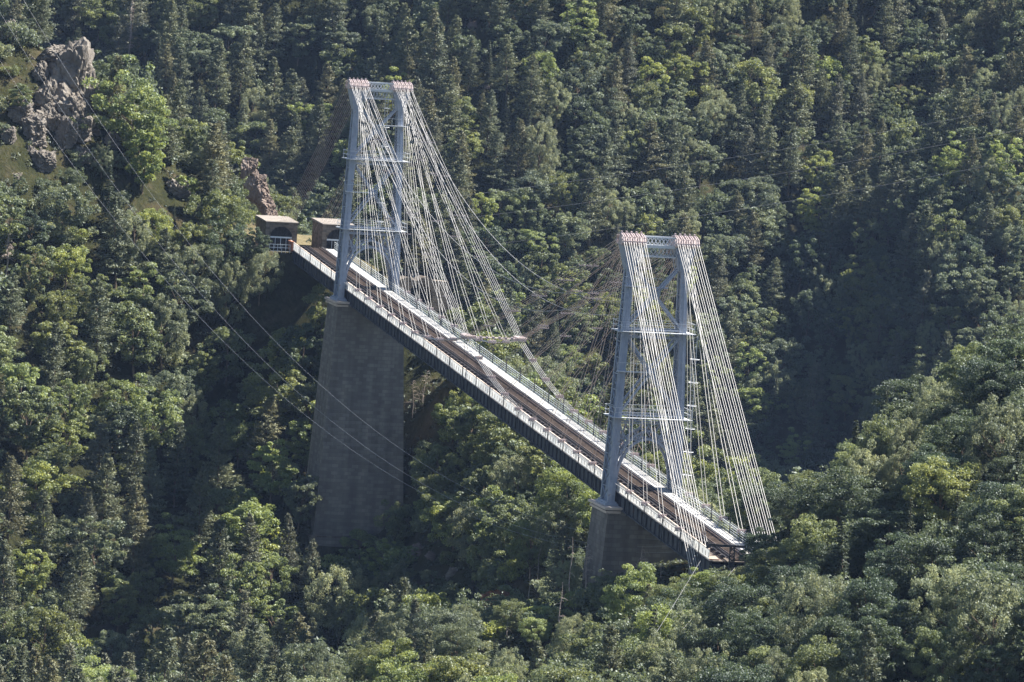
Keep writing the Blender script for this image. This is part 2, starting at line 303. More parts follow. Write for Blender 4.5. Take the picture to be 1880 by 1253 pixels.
# ------------------------------------------------------------------ the bridge
bridge = empty('railway_bridge', (0, 0, 0))
tag(bridge, 'long pale cable-stayed railway bridge with two steel towers on stone piers across the wooded ravine', 'bridge')
X0, X1 = -40.0, 198.0
ZT, ZB = 28.5, -1.5
WB, WL = 3.87, 3.02
def legy(z): return WB+(WL-WB)*(z-ZB)/(27.5-ZB)
def legd(z):                        # half depth of a leg along the bridge
    t = (z-ZB)/(27.5-ZB); return 1.75*(1-t)+.62*t
def tower(x0):
    z0 = deckz(x0)
    T = empty('tower', (0, 0, 0), bridge)
    def P(x, y, z): return (x0+x, y, z0+z)
    for s in (-1, 1):
        # leg: two flange plates, a recessed web, stiffeners and lacing on the open sides
        b = MB(); n = 15
        zs = np.linspace(ZB, 25.6, n+1)
        for i in range(n):
            za, zb = zs[i], zs[i+1]
            for sx in (-1, 1):
                b.hexa([P(sx*legd(za)-.05, s*legy(za)-.40, za), P(sx*legd(za)+.05, s*legy(za)-.40, za), P(sx*legd(za)+.05, s*legy(za)+.40, za), P(sx*legd(za)-.05, s*legy(za)+.40, za),
                        P(sx*legd(zb)-.05, s*legy(zb)-.40, zb), P(sx*legd(zb)+.05, s*legy(zb)-.40, zb), P(sx*legd(zb)+.05, s*legy(zb)+.40, zb), P(sx*legd(zb)-.05, s*legy(zb)+.40, zb)])
                for e in (-.37, .37):   # lips
                    b.bar(P(sx*(legd(za)-.2), s*legy(za)+e, za), P(sx*(legd(zb)-.2), s*legy(zb)+e, zb), .07, .28, up=(1, 0, 0))
                b.bar(P(sx*(legd(za)+.09), s*legy(za), za), P(sx*(legd(zb)+.09), s*legy(zb), zb), .12, .10, up=(1, 0, 0))
            k = .03
            b.hexa([P(-legd(za)+.3, s*legy(za)-k, za), P(legd(za)-.3, s*legy(za)-k, za), P(legd(za)-.3, s*legy(za)+k, za), P(-legd(za)+.3, s*legy(za)+k, za),
                    P(-legd(zb)+.3, s*legy(zb)-k, zb), P(legd(zb)-.3, s*legy(zb)-k, zb), P(legd(zb)-.3, s*legy(zb)+k, zb), P(-legd(zb)+.3, s*legy(zb)+k, zb)])
            for e in (-.33, .33):       # lacing
                y = lambda z: s*legy(z)+e
                b.bar(P(-legd(za)+.1, y(za), za), P(legd(zb)-.1, y(zb), zb), .05, .13, up=(0, 1, 0)); 
                b.bar(P(legd(za)-.1, y(za), za), P(-legd(zb)+.1, y(zb), zb), .05, .13, up=(0, 1, 0))
                b.bar(P(-legd(zb)+.1, y(zb), zb), P(legd(zb)-.1, y(zb), zb), .06, .1)
        b.box(P(0, s*WB, ZB-.08), (4.5, 1.5, .2)); b.box(P(0, s*WB, ZB+.12), (4.1, 1.15, .2))
        b.build('leg', M['steel'], T)
    # head: gusset boxes, three chords, lattice between
    for s in (-1, 1):
        h = MB()
        h.hexa([P(-.9, s*2.62, 24.6), P(.9, s*2.62, 24.6), P(.9, s*3.55, 24.6), P(-.9, s*3.55, 24.6), P(-1.15, s*2.0, 27.3), P(1.15, s*2.0, 27.3), P(1.15, s*4.2, 27.3), P(-1.15, s*4.2, 27.3)])
        for sx in (-1, 1): h.bar(P(sx*.95, s*2.4, 24.7), P(sx*1.2, s*1.9, 27.2), .14, .1)
        h.build('head_box', M['steel'], T)
    t = MB()
    for sx in (-1, 1):
        x = sx*.85
        for z, w in ((28.35, .16), (27.42, .16), (26.2, .14)): t.bar(P(x, -2.0 if z > 27 else -2.3, z), P(x, 2.0 if z > 27 else 2.3, z), .12, w)
        n = 9
        for i in range(n):
            a = -2.0+4.0*i/n; c = -2.0+4.0*(i+1)/n
            for (zl, zh) in ((27.5, 28.28), (26.27, 27.34)):
                t.bar(P(x, a, zl), P(x, c, zh), .04, .06, up=(1, 0, 0)); t.bar(P(x+.03, a, zh), P(x+.03, c, zl), .04, .06, up=(1, 0, 0))
    t.build('head_truss', M['steel_pale'], T)
    w = MB(); w.box(P(0, 0, 27.40), (1.5, 4.0, .1)); w.box(P(.93, 0, 27.36), (.14, 3.9, .34)); w.box(P(0, .0, 26.28), (1.5, 4.4, .06))
    w.build('head_walkway', M['steel_pale'], T)
    # X bracing in two planes
    for sx in (-1, 1):
        d = MB()
        for za, zb in ((8.9, 17.3), (18.4, 25.2)):
            fa, fb = sx*(legd(za)-.25), sx*(legd(zb)-.25)
            for s in (-1, 1):
                d.bar(P(fa, -s*(legy(za)-.3), za), P(fb, s*(legy(zb)-.3), zb), .2, .34, up=(1, 0, 0))
            zm = (za*legy(zb)+zb*legy(za))/(legy(za)+legy(zb)); d.box(P((fa+fb)/2, 0, zm), (.12, 1.0, 1.0))
        d.build('cross_bracing', M['steel'], T)
    # horizontal lattice beams at the platforms
    for zp, wd in ((17.8, 4.55), (8.2, 4.7)):
        g = MB()
        for sx in (-1, 1):
            x = sx*(legd(zp)-.1); yy = legy(zp)-.35
            g.bar(P(x, -yy, zp+.25), P(x, yy, zp+.25), .14, .16); g.bar(P(x, -yy, zp-.65), P(x, yy, zp-.65), .14, .16)
            for i in range(7):
                a, c = -yy+2*yy*i/7, -yy+2*yy*(i+1)/7
                g.bar(P(x, a, zp+.2), P(x, (a+c)/2, zp-.6), .06, .08, up=(1, 0, 0)); g.bar(P(x, (a+c)/2, zp-.6), P(x, c, zp+.2), .06, .08, up=(1, 0, 0))
        g.build('cross_beam', M['steel'], T)
        p = MB(); R = legd(zp)
        p.box(P(R+.5, .4, zp-.03), (.75, 2*wd-.6, .08)); p.box(P(-R-.4, -.2, zp-.03), (.7, 2*wd-.9, .08)); p.box(P(0, wd-.35, zp-.03), (2*R+1.5, .6, .07)); p.box(P(0, -wd+.6, zp-.03), (2*R+1.5, .6, .07))
        for zz in (.55, 1.1):
            for x in (R+.85, -R-.72): p.bar(P(x, -wd+.5, zp+zz), P(x, wd-.1, zp+zz), .05)
            for y in (wd-.08, -wd+.4): p.bar(P(-R-.72, y, zp+zz), P(R+.85, y, zp+zz), .05)
        for i in range(7):
            y = -wd+.5+(2*wd-.6)*i/6; p.bar(P(R+.85, y, zp), P(R+.85, y, zp+1.1), .05); p.bar(P(-R-.72, y, zp), P(-R-.72, y, zp+1.1), .05)
        p.build('platform', M['steel_pale'], T)
    # small half platforms at the brace crossings
    for zp, y0, y1 in ((13.3, -legy(13.3)-.7, .2), (22.6, -.4, legy(22.6)+.9)) if x0 < 1 else ((13.3, -legy(13.3)-.7, .3), (22.8, -legy(22.8)-.6, 1.2)):
        p = MB(); R = legd(zp); p.box(P(R+.28, (y0+y1)/2, zp), (.5, y1-y0, .1)); p.bar(P(R+.5, y0, zp+1), P(R+.5, y1, zp+1), .045)
        for y in (y0, (y0+y1)/2, y1): p.bar(P(R+.5, y, zp), P(R+.5, y, zp+1), .045)
        p.build('ledge', M['steel_pale'] if zp < 20 or x0 < 1 else M['steel'], T)
    # portal arch with its lattice spandrel
    for sx in (-1, 1):
        a = MB()
        n = 22; prev = None; prev2 = None; hy = legy(1)-.35
        for i in range(n+1):
            th = math.pi*i/n; y = -hy*math.cos(th); z = .2+5.6*math.sin(th)**.9
            x = sx*(legd(max(z, 0))-.2)
            y2 = -(hy+.1)*math.cos(th); z2 = min(1.6+6.0*math.sin(th)**.8, 7.45)
            if prev: a.bar(P(*prev), P(x, y, z), .28, .26); 
            prev = (x, y, z)
        for s in (-1, 1):
            for yb, zb_, yt, zt in ((3.2, 3.0, 1.9, 7.4), (2.35, 4.5, 3.3, 7.4), (1.1, 5.6, .0, 7.4), (1.1, 5.6, 2.1, 7.4), (3.2, 4.4, 2.5, 4.45), (3.35, 5.8, 1.2, 5.65), (3.2, 6.9, 2.0, 5.2)):
                x = sx*(legd(zb_)-.2); a.bar(P(x, s*yb, zb_), P(x, s*yt, zt), .14, .2, up=(1, 0, 0))
            n = 8; pv = None
            for i in range(n+1):        # second, flatter rib above the arch
                u_ = i/n; y = s*(3.35-3.35*u_); z = 3.6+3.1*(1-(1-u_)**2); x = sx*(legd(z)-.2)
                if pv: a.bar(P(*pv), P(x, y, z), .2, .2)
                pv = (x, y, z)
        a.build('portal_arch', M['steel'], T)
    # maintenance ladder with safety hoops
    l = MB(); yl = .9 if x0 < 1 else legy(8)+1.15
    top, bot = (27, 8.4) if x0 < 1 else (17.6, 1.0)
    for e in (-.2, .2): l.bar(P(1.5, yl+e, bot), P(1.3, yl+e, top), .05)
    for z in np.arange(bot+.3, top, .42 if x0 < 1 else .6): l.bar(P(1.45, yl-.2, z), P(1.45, yl+.2, z), .035)
    for z in np.arange(bot+1, top, 2.6):
        l.tube([P(1.5+.55*math.sin(q), yl+.55*math.cos(q), z) for q in np.linspace(0, math.pi*2, 12)], .03, 4)
    l.build('ladder', M['steel_pale'], T)
    return T
towers = [tower(0.0), tower(SPAN)]
towers[0]['label'] = 'upper, farther steel tower'; towers[1]['label'] = 'lower, nearer steel tower'

# --- masonry piers
def pier(x0, ztop, hx, hy, zbot, bx, by, plinth=None):
    b = MB()
    def ring(z, t):
        a, c = hx+bx*t, hy+by*t
        return [(x0-a, -c, z), (x0+a, -c, z), (x0+a, c, z), (x0-a, c, z)]
    b.hexa(ring(zbot, 1)+ring(ztop, 0))
    p = b.build('stone_pier', M['masonry'], bridge)
    if plinth:
        q = MB(); a, c = hx+bx+.55, hy+by+.55
        q.hexa([(x0-a, -c, zbot-9), (x0+a, -c, zbot-9), (x0+a, c, zbot-9), (x0-a, c, zbot-9), (x0-a, -c, zbot-.05), (x0+a, -c, zbot-.05), (x0+a, c, zbot-.05), (x0-a, c, zbot-.05)])
        q.build('plinth', M['masonry'], p)
        q = MB(); q.box((x0, 0, zbot+.02), (2*a+.2, 2*c+.2, .22)); q.build('plinth_coping', M['portal_stone'], p)
    for s in (-1, 1):                   # the bearing shelves either side of the deck
        q = MB(); zc = ztop
        q.box((x0, s*(hy-.55), zc+.14), (2*hx+.7, 2.0, .28)); q.box((x0, s*(hy-.55), zc-.28), (2*hx+.35, 1.7, .26))
        q.build('bearing_shelf', M['limestone'], p)
    return p
zA = deckz(0)+ZB-.2; zB = deckz(SPAN)+ZB-.2
pA = pier(0.0, zA-.28, 3.6, 4.6, -34.0, 1.0, 1.75, True); pA['label'] = 'very tall tapering stone pier'
pB = pier(SPAN, zB-.28, 3.6, 4.6, -30.0, .7, 1.2); pB['label'] = 'short broad stone pier at the lower end'
# low abutment where the deck meets the ground at the lower end
b = MB(); b.hexa([(190.5, -3.6, -22), (200, -3.6, -22), (200, 3.6, -22), (190.5, 3.6, -22), (190.5, -3.3, deckz(190.5)-2.2), (200, -3.3, deckz(200)-2.2), (200, 3.3, deckz(200)-2.2), (190.5, 3.3, deckz(190.5)-2.2)])
b.build('lower_abutment', M['masonry'], bridge)
b = MB(); b.hexa([(-46, -6.4, -9), (-38.6, -6.4, -9), (-38.6, 6.4, -9), (-46, 6.4, -9), (-46, -6.4, 1.2), (-38.6, -6.4, 1.2), (-38.6, 6.4, 1.2), (-46, 6.4, 1.2)])
b.build('abutment', M['masonry'], bridge)
for s in (-1, 1):
    b = MB(); ax_ = 0 if s < 0 else 8.5; b.hexa([(195.6+ax_, s*3.1-1.9, -19.5), (199.5+ax_, s*3.1-1.9, -19.5), (199.5+ax_, s*3.1+1.9, -19.5), (195.6+ax_, s*3.1+1.9, -19.5), (197.0+ax_, s*3.1-1.7, -15.2), (199.3+ax_, s*3.1-1.7, -15.2), (199.3+ax_, s*3.1+1.7, -15.2), (197.0+ax_, s*3.1+1.7, -15.2)])
    b.build('anchor_block', M['limestone'], bridge)
# --- deck
def strip(b, y0, y1, zt, th, xa=X0, xb=X1, mi=0):
    b.hexa([(xa, y0, deckz(xa)+zt-th), (xb, y0, deckz(xb)+zt-th), (xb, y1, deckz(xb)+zt-th), (xa, y1, deckz(xa)+zt-th),
            (xa, y0, deckz(xa)+zt), (xb, y0, deckz(xb)+zt), (xb, y1, deckz(xb)+zt), (xa, y1, deckz(xa)+zt)], mi)
g = MB()
HW = 3.2
for y in (-2.95, 2.95):
    strip(g, y-.03, y+.03, -.16, 1.55); strip(g, y-.24, y+.24, -1.7, .12); strip(g, y-.24, y+.24, -.12, .1)
    for x in np.arange(X0, X1, 1.95):
        e = .12*(1 if y > 0 else -1); g.box((x, y+e, deckz(x)-.93), (.06, .16, 1.45))
for x in np.arange(X0, X1, 3.9): g.box((x, 0, deckz(x)-.95), (.2, 5.8, .9))
for x in np.arange(X0, X1-7.8, 7.8):
    g.bar((x, -2.8, deckz(x)-1.6), (x+7.8, 2.8, deckz(x+7.8)-1.6), .2, .15); g.bar((x, 2.8, deckz(x)-1.6), (x+7.8, -2.8, deckz(x+7.8)-1.6), .2, .15)
g.build('deck_girder', M['girder'], bridge)
fl = MB(); strip(fl, -3.12, 1.5, -.12, .14); fl.build('track_floor', M['ballast'], bridge)
wk = MB()
for x in np.arange(X0, X1-.5, 3.9):
    xe = min(x+3.86, X1); jz = random.uniform(-.012, .012)
    strip(wk, 1.62, 3.16, .06+jz, .2, x, xe)
wk.build('walkway', M['walk'], bridge)
lp = MB()
for x in np.arange(X0, X1-.5, 1.95):
    if random.random() < .86: strip(lp, -3.02, -2.05+random.uniform(-.25, .2), .0+random.uniform(0, .02), .09, x+.06, x+random.uniform(1.3, 1.85))
tag(lp.build('side_planking', M['plank'], bridge), kind='stuff')
tr = empty('track', (0, 0, 0), bridge)
sl = MB()
for x in np.arange(X0, X1, .72):
    sl.box((x, .35+random.uniform(-.04, .04), deckz(x)+.0), (.27, 2.05, .2))
tag(sl.build('sleepers', M['sleeper'], tr), kind='stuff')
for y, nm in ((-.35, 'running_rail'), (1.0, 'running_rail'), (-.95, 'conductor_rail')):
    r = MB(); zt = .27 if nm[0] == 'r' else .42
    strip(r, y-.035, y+.035, zt, .05); strip(r, y-.015, y+.015, zt-.05, .09); strip(r, y-.07, y+.07, zt-.14, .03)
    r.build(nm, M['rail'] if nm[0] == 'r' else M['darkmetal'], tr)
k = MB(); strip(k, 1.24, 1.62, .30, .5); k.build('guard_timber', M['darkmetal'], tr)
k = MB()
for x in np.arange(X0+.4, X1, 1.95): k.box((x, -1.35, deckz(x)+.12), (.45, .55, .3))
tag(k.build('conductor_supports', M['darkmetal'], tr), kind='stuff')
k = MB(); strip(k, -1.3, -1.2, .3, .08); k.build('conductor_guard', M['darkmetal'], tr)
# left parapet: mesh screen, posts, coping rail
pr = MB(); y = -3.22
strip(pr, y-.012, y+.012, 1.06, 1.06)
screen = pr.build('parapet_screen', M['mesh'], bridge)
po = MB()
for x in np.arange(X0, X1+.1, 1.3): po.bar((x, y-.04, deckz(x)+.22), (x, y-.04, deckz(x)+.72), .035, .05)
tag(po.build('slots', M['darkmetal'], screen), kind='stuff')
for x in (0,):
    c = MB(); strip(c, y-.06, y+.06, 1.11, .06); strip(c, y-.05, y+.05, .05, .1); c.build('coping_rail', M['limestone'], screen)
for x in np.arange(X0, X1+.1, 7.8):
    c = MB(); c.bar((x, y-.1, deckz(x)-1.9), (x, y-.1, deckz(x)+1.25), .08, .1); c.build('parapet_post', M['girder'], screen)
c = MB()
for x in np.arange(X0, X1+.1, 1.95): c.bar((x, y+.05, deckz(x)-.15), (x, y-.3, deckz(x)-.02), .05, .07)
tag(c.build('brackets', M['girder'], screen), kind='stuff')
# right railing
rl = MB(); y = 3.26
for z, wdt in ((1.12, .06), (.86, .035), (.60, .035), (.34, .035)): strip(rl, y-wdt/2, y+wdt/2, z, wdt)
for x in np.arange(X0, X1+.1, 1.3):
    rl.bar((x, y, deckz(x)-.1), (x, y, deckz(x)+1.12), .035); rl.bar((x, y-.1, deckz(x)+.08), (x, y+.55, deckz(x)-.12), .05, .09)
rl.build('handrail', M['rail_paint'], bridge)
for x in np.arange(X0+3.9, X1+.1, 7.8):
    rp_ = MB(); rp_.bar((x, y-.08, deckz(x)), (x, y-.08, deckz(x)+2.0), .09); rp_.build('handrail_post', M['girder'], bridge)

# --- stays: the chord cable over the deck and the fans that hold it up
YN = 3.42
NODE_H = {0: 5.1, 1: 3.7, 2: 2.5, 3: 1.65}
def node(k, s):                      # k-th node from mid-span
    x = 78.5+k*7.55; return np.array([x, s*YN, deckz(x)+NODE_H.get(abs(k), 1.1)])
KMAX = 9
saddles = {}
def head_y(s, i): return s*(4.2-.56*i)          # five saddles on each head, outermost first
for ti, x0 in enumerate((0.0, SPAN)):
    z0 = deckz(x0)
    for s in (-1, 1):
        b = MB()
        for i in range(5):
            y = head_y(s, i)
            for e in (-.12, .12):
                arc = [(x0+q, y+e, z0+28.62-.16*q*q) for q in np.linspace(-1.5, 1.5, 9)]
                b.tube(arc, .07, 6)
            b.hexa([(x0-1.0, y-.11, z0+27.35), (x0+1.0, y-.11, z0+27.35), (x0+1.0, y+.11, z0+27.35), (x0-1.0, y+.11, z0+27.35),
                    (x0-.35, y-.13, z0+28.55), (x0+.35, y-.13, z0+28.55), (x0+.35, y+.13, z0+28.55), (x0-.35, y+.13, z0+28.55)])
            b.box((x0, y, z0+28.72), (.5, .12, .3))
            for sx in (-1, 1):
                for e in (-.12, .12):
                    b.tube([(x0+sx*1.35, y+e, z0+28.35), (x0+sx*1.75, y+e, z0+27.6)], .1, 6); b.box((x0+sx*1.62, y+e, z0+27.75), (.26, .2, .3))
            b.box((x0+1.35, y, z0+27.72), (.3, .48, .22)); b.box((x0-1.35, y, z0+27.72), (.3, .48, .22))
        b.box((x0+1.0, s*3.08, z0+27.45), (.35, 2.7, .2)); b.box((x0-1.0, s*3.08, z0+27.45), (.35, 2.7, .2)); b.box((x0, s*3.08, z0+28.45), (.2, 2.75, .14))
        saddles[ti, s] = b.build('cable_saddle', M['saddle'], bridge)
def cable(par, a, c, r, mat, sag=0.0):
    a = np.array(a, float); c = np.array(c, float); n = 2 if sag == 0 else 9
    t = MB(); t.tube([a+(c-a)*q-np.array([0, 0, 4*sag*q*(1-q)]) for q in np.linspace(0, 1, n)], r, 5, cap=False)
    return t.build('stay_cable', mat, par)
def head(ti, s, i, e, sx):
    x0 = (0.0, SPAN)[ti]; return np.array([x0+sx*1.6, head_y(s, i)+e, deckz(x0)+27.85])
for s in (-1, 1):
    for ti in (0, 1):
        par = saddles[ti, s]; sx = 1 if ti == 0 else -1
        mat = M['cable'] if ti == 0 else M['cable_dark']
        # order of the saddles: the longest stays leave from the outer ones
        ks = list(range(-KMAX, 1)) if ti == 0 else list(range(KMAX, -1, -1))
        for n_, k in enumerate(ks):
            i = [2, 2, 2, 1, 3, 1, 3, 0, 4, 2][n_]
            nd_ = node(k, s)
            if k == 0:
                for i in (0, 4, 1, 3, 2):
                    cable(par, head(ti, s, i, -.1 if i < 2 else .1, sx), nd_+np.array([0, (2-i)*.2*s, .1]), .025 if ti == 0 else .028, mat, .12)
                continue
            for e in (-.2, .2): cable(par, head(ti, s, i, e*.5, sx), nd_+np.array([0, e, .15]), .024 if ti == 0 else .028, mat, .1)
    # backstays of the lower tower, ten to a side, down to the ground anchorage
    for i in range(5):
        for e in (-.12, .12):
            h = head(1, s, i, e, 1); cable(saddles[1, s], h, (197.5, h[1], -15.6) if s < 0 else (206.0, h[1], -16.2), .032, M['cable'], .12)
            h = head(0, s, i, e, -1); cable(saddles[0, s], h, (-46.5-.35*i, h[1]-s*.1, 4.35), .017, M['cable_dark'], .3)
    # stays of the lower side span
    for n_, x in enumerate((164.0, 171.2, 178.6, 186.2)):
        for e in (-.28, .28): cable(saddles[1, s], head(1, s, 2+(n_ % 2), e*.5, 1), (x+e*1.2, s*YN+e*.4, deckz(x)+1.0), .028, M['cable'], .08)
# chord cable with its cast node clamps and hangers, one per plane
for s in (-1, 1):
    c = MB(); pts = [np.array([2.5, s*YN, deckz(2.5)+1.1])]+[node(k, s) for k in range(-KMAX, KMAX+1)]+[np.array([153.5, s*YN, deckz(153.5)+1.1])]
    for e in (-.36, -.12, .12, .36):
        for a, b_ in zip(pts[:-1], pts[1:]): c.tube([a+np.array([0, e, -.05]), b_+np.array([0, e, -.05])], .034, 5, cap=False)
    for x0_, x1_ in ((SPAN+2.5, 192),):
        for e in (-.3, .3): c.tube([(x0_, s*YN+e, deckz(x0_)+1.0), (x1_, s*YN+e, deckz(x1_)+1.0)], .045, 5)
    co = c.build('chord_cable', M['cable'], bridge)
    allp = [node(k, s) for k in range(-KMAX, KMAX+1)]+[np.array([x, s*YN, deckz(x)+1.0]) for x in (164.0, 171.2, 178.6, 186.2)]
    for p in allp:
        q = MB()
        for e in (-.36, -.12, .12, .36):
            q.box(p+np.array([0, e, 0]), (.55, .13, .24)); q.box(p+np.array([.2, e, .13]), (.12, .17, .22)); q.box(p+np.array([-.2, e, .13]), (.12, .17, .22))
        q.box(p+np.array([0, 0, -.14]), (.3, 1.0, .1)); q.build('node_clamp', M['saddle'], co)
    q = MB()
    for e in range(-3, 4):              # the big central clamp
        p = node(0, s); q.box(p+np.array([e*.35, 0, .05]), (.2, 1.5-.12*abs(e), .3)); q.tube([p+np.array([e*.4, -.6, .3]), p+np.array([e*.4, .6, .3])], .09, 6)
    q.build('central_clamp', M['saddle'], co)
    for p in allp:
        h = MB()
        for e in (-.18, .18): h.bar(p+np.array([0, e, -.1]), (p[0], p[1]+e, deckz(p[0])-.3), .035)
        h.build('hanger', M['darkmetal'], co)
# transverse clamped strut bundle between the two central nodes
t = MB()
for e in (-.12, .12):
    a, b_ = node(0, -1), node(0, 1); t.tube([a+np.array([e, 0, .1]), b_+np.array([e, 0, .1])], .07, 6)
for y in np.arange(-3.2, 3.3, .8): t.box((78.5, y, node(0, 1)[2]+.1), (.5, .22, .34))
t.build('central_strut', M['saddle'], bridge)
# spreader bars that hold the stays apart
def lerp(a, b_, q): return a+(b_-a)*q
for s in (-1, 1):
    for ti in (0, 1):
        sx = 1 if ti == 0 else -1; x0 = (0.0, SPAN)[ti]
        for k, q in ((0, .22), (0, .36), (0, .52), (0, .68), (0, .84), (2, .35), (2, .6), (4, .3), (4, .55)):
            nd_ = node(-k*sx if k else 0, s); p = lerp(head(ti, s, 2, 0, sx), nd_, q)-np.array([0, 0, .35 if k == 0 else .1]); w = (1.25*(1-q)+.55*q) if k == 0 else .6
            sp = MB(); sp.bar(p+np.array([0, -w, 0]), p+np.array([0, w, 0]), .07, .1)
            for e in np.linspace(-w, w, 6): sp.box(p+np.array([0, e, .06]), (.14, .1, .16))
            sp.build('spreader_bar', M['saddle'], bridge)
# slack catenary wires slung between the towers
for s, z1, z2, sag in ((-1, 27.3, 22.6, 9.6), (1, 27.3, 22.6, 10.7), (-1, 26.6, 22.3, 12.4), (1, 26.6, 22.3, 12.6)):
    w = MB(); a = np.array([1.5, s*3.5, z1]); b_ = np.array([SPAN-1.5, s*3.5, deckz(SPAN)+z2])
    w.tube([lerp(a, b_, q)-np.array([0, 0, 4*sag*q*(1-q)]) for q in np.linspace(0, 1, 40)], .035, 5, cap=False)
    w.build('catenary_wire', M['cable'], bridge)

# ------------------------------------------------------------------ anchorage huts at the upper end
def hut(yc, label):
    H = empty('anchorage_hut', (-41.5, yc, deckz(-41.5)-.6))
    tag(H, label, 'stone hut', 'anchorage huts at the upper end of the bridge')
    w, dp, h = 4.5, 8.0, 4.0
    b = MB(); n = 18; ra, zs = 1.62, 1.75      # front wall with an arched opening
    pr = [(-w/2, 0), (-ra, 0), (-ra, zs)]+[(-ra*math.cos(math.pi*i/n), zs+ra*math.sin(math.pi*i/n)) for i in range(1, n)]+[(ra, zs), (ra, 0), (w/2, 0)]
    top = [(-w/2, h)]+[(max(-w/2, min(w/2, q[0])), h) for q in pr[1:-1]]+[(w/2, h)]
    for (p0, p1, t0, t1) in zip(pr[:-1], pr[1:], top[:-1], top[1:]):
        for x, sg in ((0, 1), (-.6, -1)):
            f = [(x, p0[0], p0[1]), (x, p1[0], p1[1]), (x, t1[0], t1[1]), (x, t0[0], t0[1])]
            b.quad(*(f if sg > 0 else f[::-1]))
        if p0 != (-w/2, 0) and p1 != (w/2, 0): b.quad((0, p0[0], p0[1]), (-.6, p0[0], p0[1]), (-.6, p1[0], p1[1]), (0, p1[0], p1[1]))
    for y in (-w/2+.3, w/2-.3): b.box((-dp/2-.3, y, h/2-.5), (dp-.6, .6, h+1))
    b.box((-dp+.3, 0, h/2), (.6, w-1.2, h)); 
    for y in (-1, 1): b.box((-.25, y*(w/2-.16), h/2-.5), (.62, .44, h+1.02))
    b.build('wall', M['portal_stone'], H)
    r = MB(); r.hexa([(-dp-.2, -w/2-.2, h), (.25, -w/2-.2, h), (.25, w/2+.2, h), (-dp-.2, w/2+.2, h), (-dp-.2, -w/2-.2, h+.36), (.2, -w/2-.15, h+.1), (.2, w/2+.15, h+.1), (-dp-.2, w/2+.2, h+.36)])
    r.build('roof', M['roof'], H)
    d = MB(); d.box((-2.2, 0, 1.6), (.1, w-1.25, 3.2)); d.build('inner_shade_sheet', M['darkmetal'], H)  # dark sheet standing in for the unlit hut interior
    g = MB()
    for i in range(9):
        a = math.pi*(i+.5)/9; g.bar((-.3, 0, zs+.1), (-.3, -(ra-.05)*math.cos(a), zs+(ra-.05)*math.sin(a)), .05, .09)
    for y in np.linspace(-ra+.1, ra-.1, 9): g.bar((-.3, y, .1), (-.3, y, zs-.1), .05, .05)
    for z in (.1, .6, 1.15): g.bar((-.3, -ra, z), (-.3, ra, z), .06, .06)
    gate = g.build('window_bars', M['darkmetal'], H)
    k = MB(); k.box((-.24, 0, zs+.04), (.14, 2*ra, .22)); k.bar((-.22, 0, .1), (-.22, 0, zs), .07); k.bar((-.22, -.8, .1), (-.22, -.8, zs), .05); k.bar((-.22, .8, .1), (-.22, .8, zs), .05)
    k.build('crossbar', M['whiteband'], gate)
    return H
hut(-4.35, 'square stone anchorage hut left of the track, white crossbar in its arched window')
hut(4.0, 'stone anchorage hut half hidden behind the upper tower, right of the track')
# white railing in front of the left hut and the dark plank wall at the end of the parapet
r = MB()
for z in (.05, .55, 1.0): r.bar((-38.2, -6.6, deckz(-38)+z-.4), (-38.2, -3.6, deckz(-38)+z-.4), .07)
for y in np.linspace(-6.6, -3.6, 6): r.bar((-38.2, y, deckz(-38)-.6), (-38.2, y, deckz(-38)+.65), .06)
tag(r.build('guard_rail', M['whiteband']), 'short white guard rail in front of the left stone hut', 'railing')
r = MB(); r.box((-38.9, -3.35, deckz(-39)+.35), (2.6, .25, 1.3)); r.box((-38.9, -3.35, deckz(-39)+1.04), (2.8, .4, .1))
tag(r.build('parapet_block', M['rust']), 'low reddish block at the upper end of the white parapet', 'wall')
# small culvert wall with a dark arch in the bank right of the track
cv = empty('culvert_wall', (-12.0, 10.2, deckz(-12)-4.4)); cv.rotation_euler = (0, 0, math.radians(8))
tag(cv, 'low stone wall with a dark arched opening in the bank, seen through the upper tower legs', 'wall')
b = MB(); n = 16; ra = 1.9
pr = [(-4.2, 0), (-ra, 0)]+[(-ra*math.cos(math.pi*i/n), 1.6+ra*math.sin(math.pi*i/n)*1.15) for i in range(n+1)]+[(ra, 0), (4.2, 0)]
tp = [(-4.2, 3.9)]+[(q[0], 4.5+.3*math.sin(q[0]*2)) for q in pr[1:-1]]+[(4.2, 4.2)]
for p0, p1, t0, t1 in zip(pr[:-1], pr[1:], tp[:-1], tp[1:]):
    b.quad((0, *p0), (0, *p1), (0, *t1), (0, *t0)); b.quad((0, *t0), (0, *t1), (-2.5, *t1), (-2.5, *t0))
    b.quad((0, *p0), (-2.5, *p0), (-2.5, *p1), (0, *p1))
b.build('stone_facing', M['portal_stone'], cv)
b = MB(); b.box((-2.3, 0, 1.9), (.1, 4.6, 3.8)); b.build('recess_shade_sheet', M['darkmetal'], cv)  # dark sheet standing in for the shade inside the arch

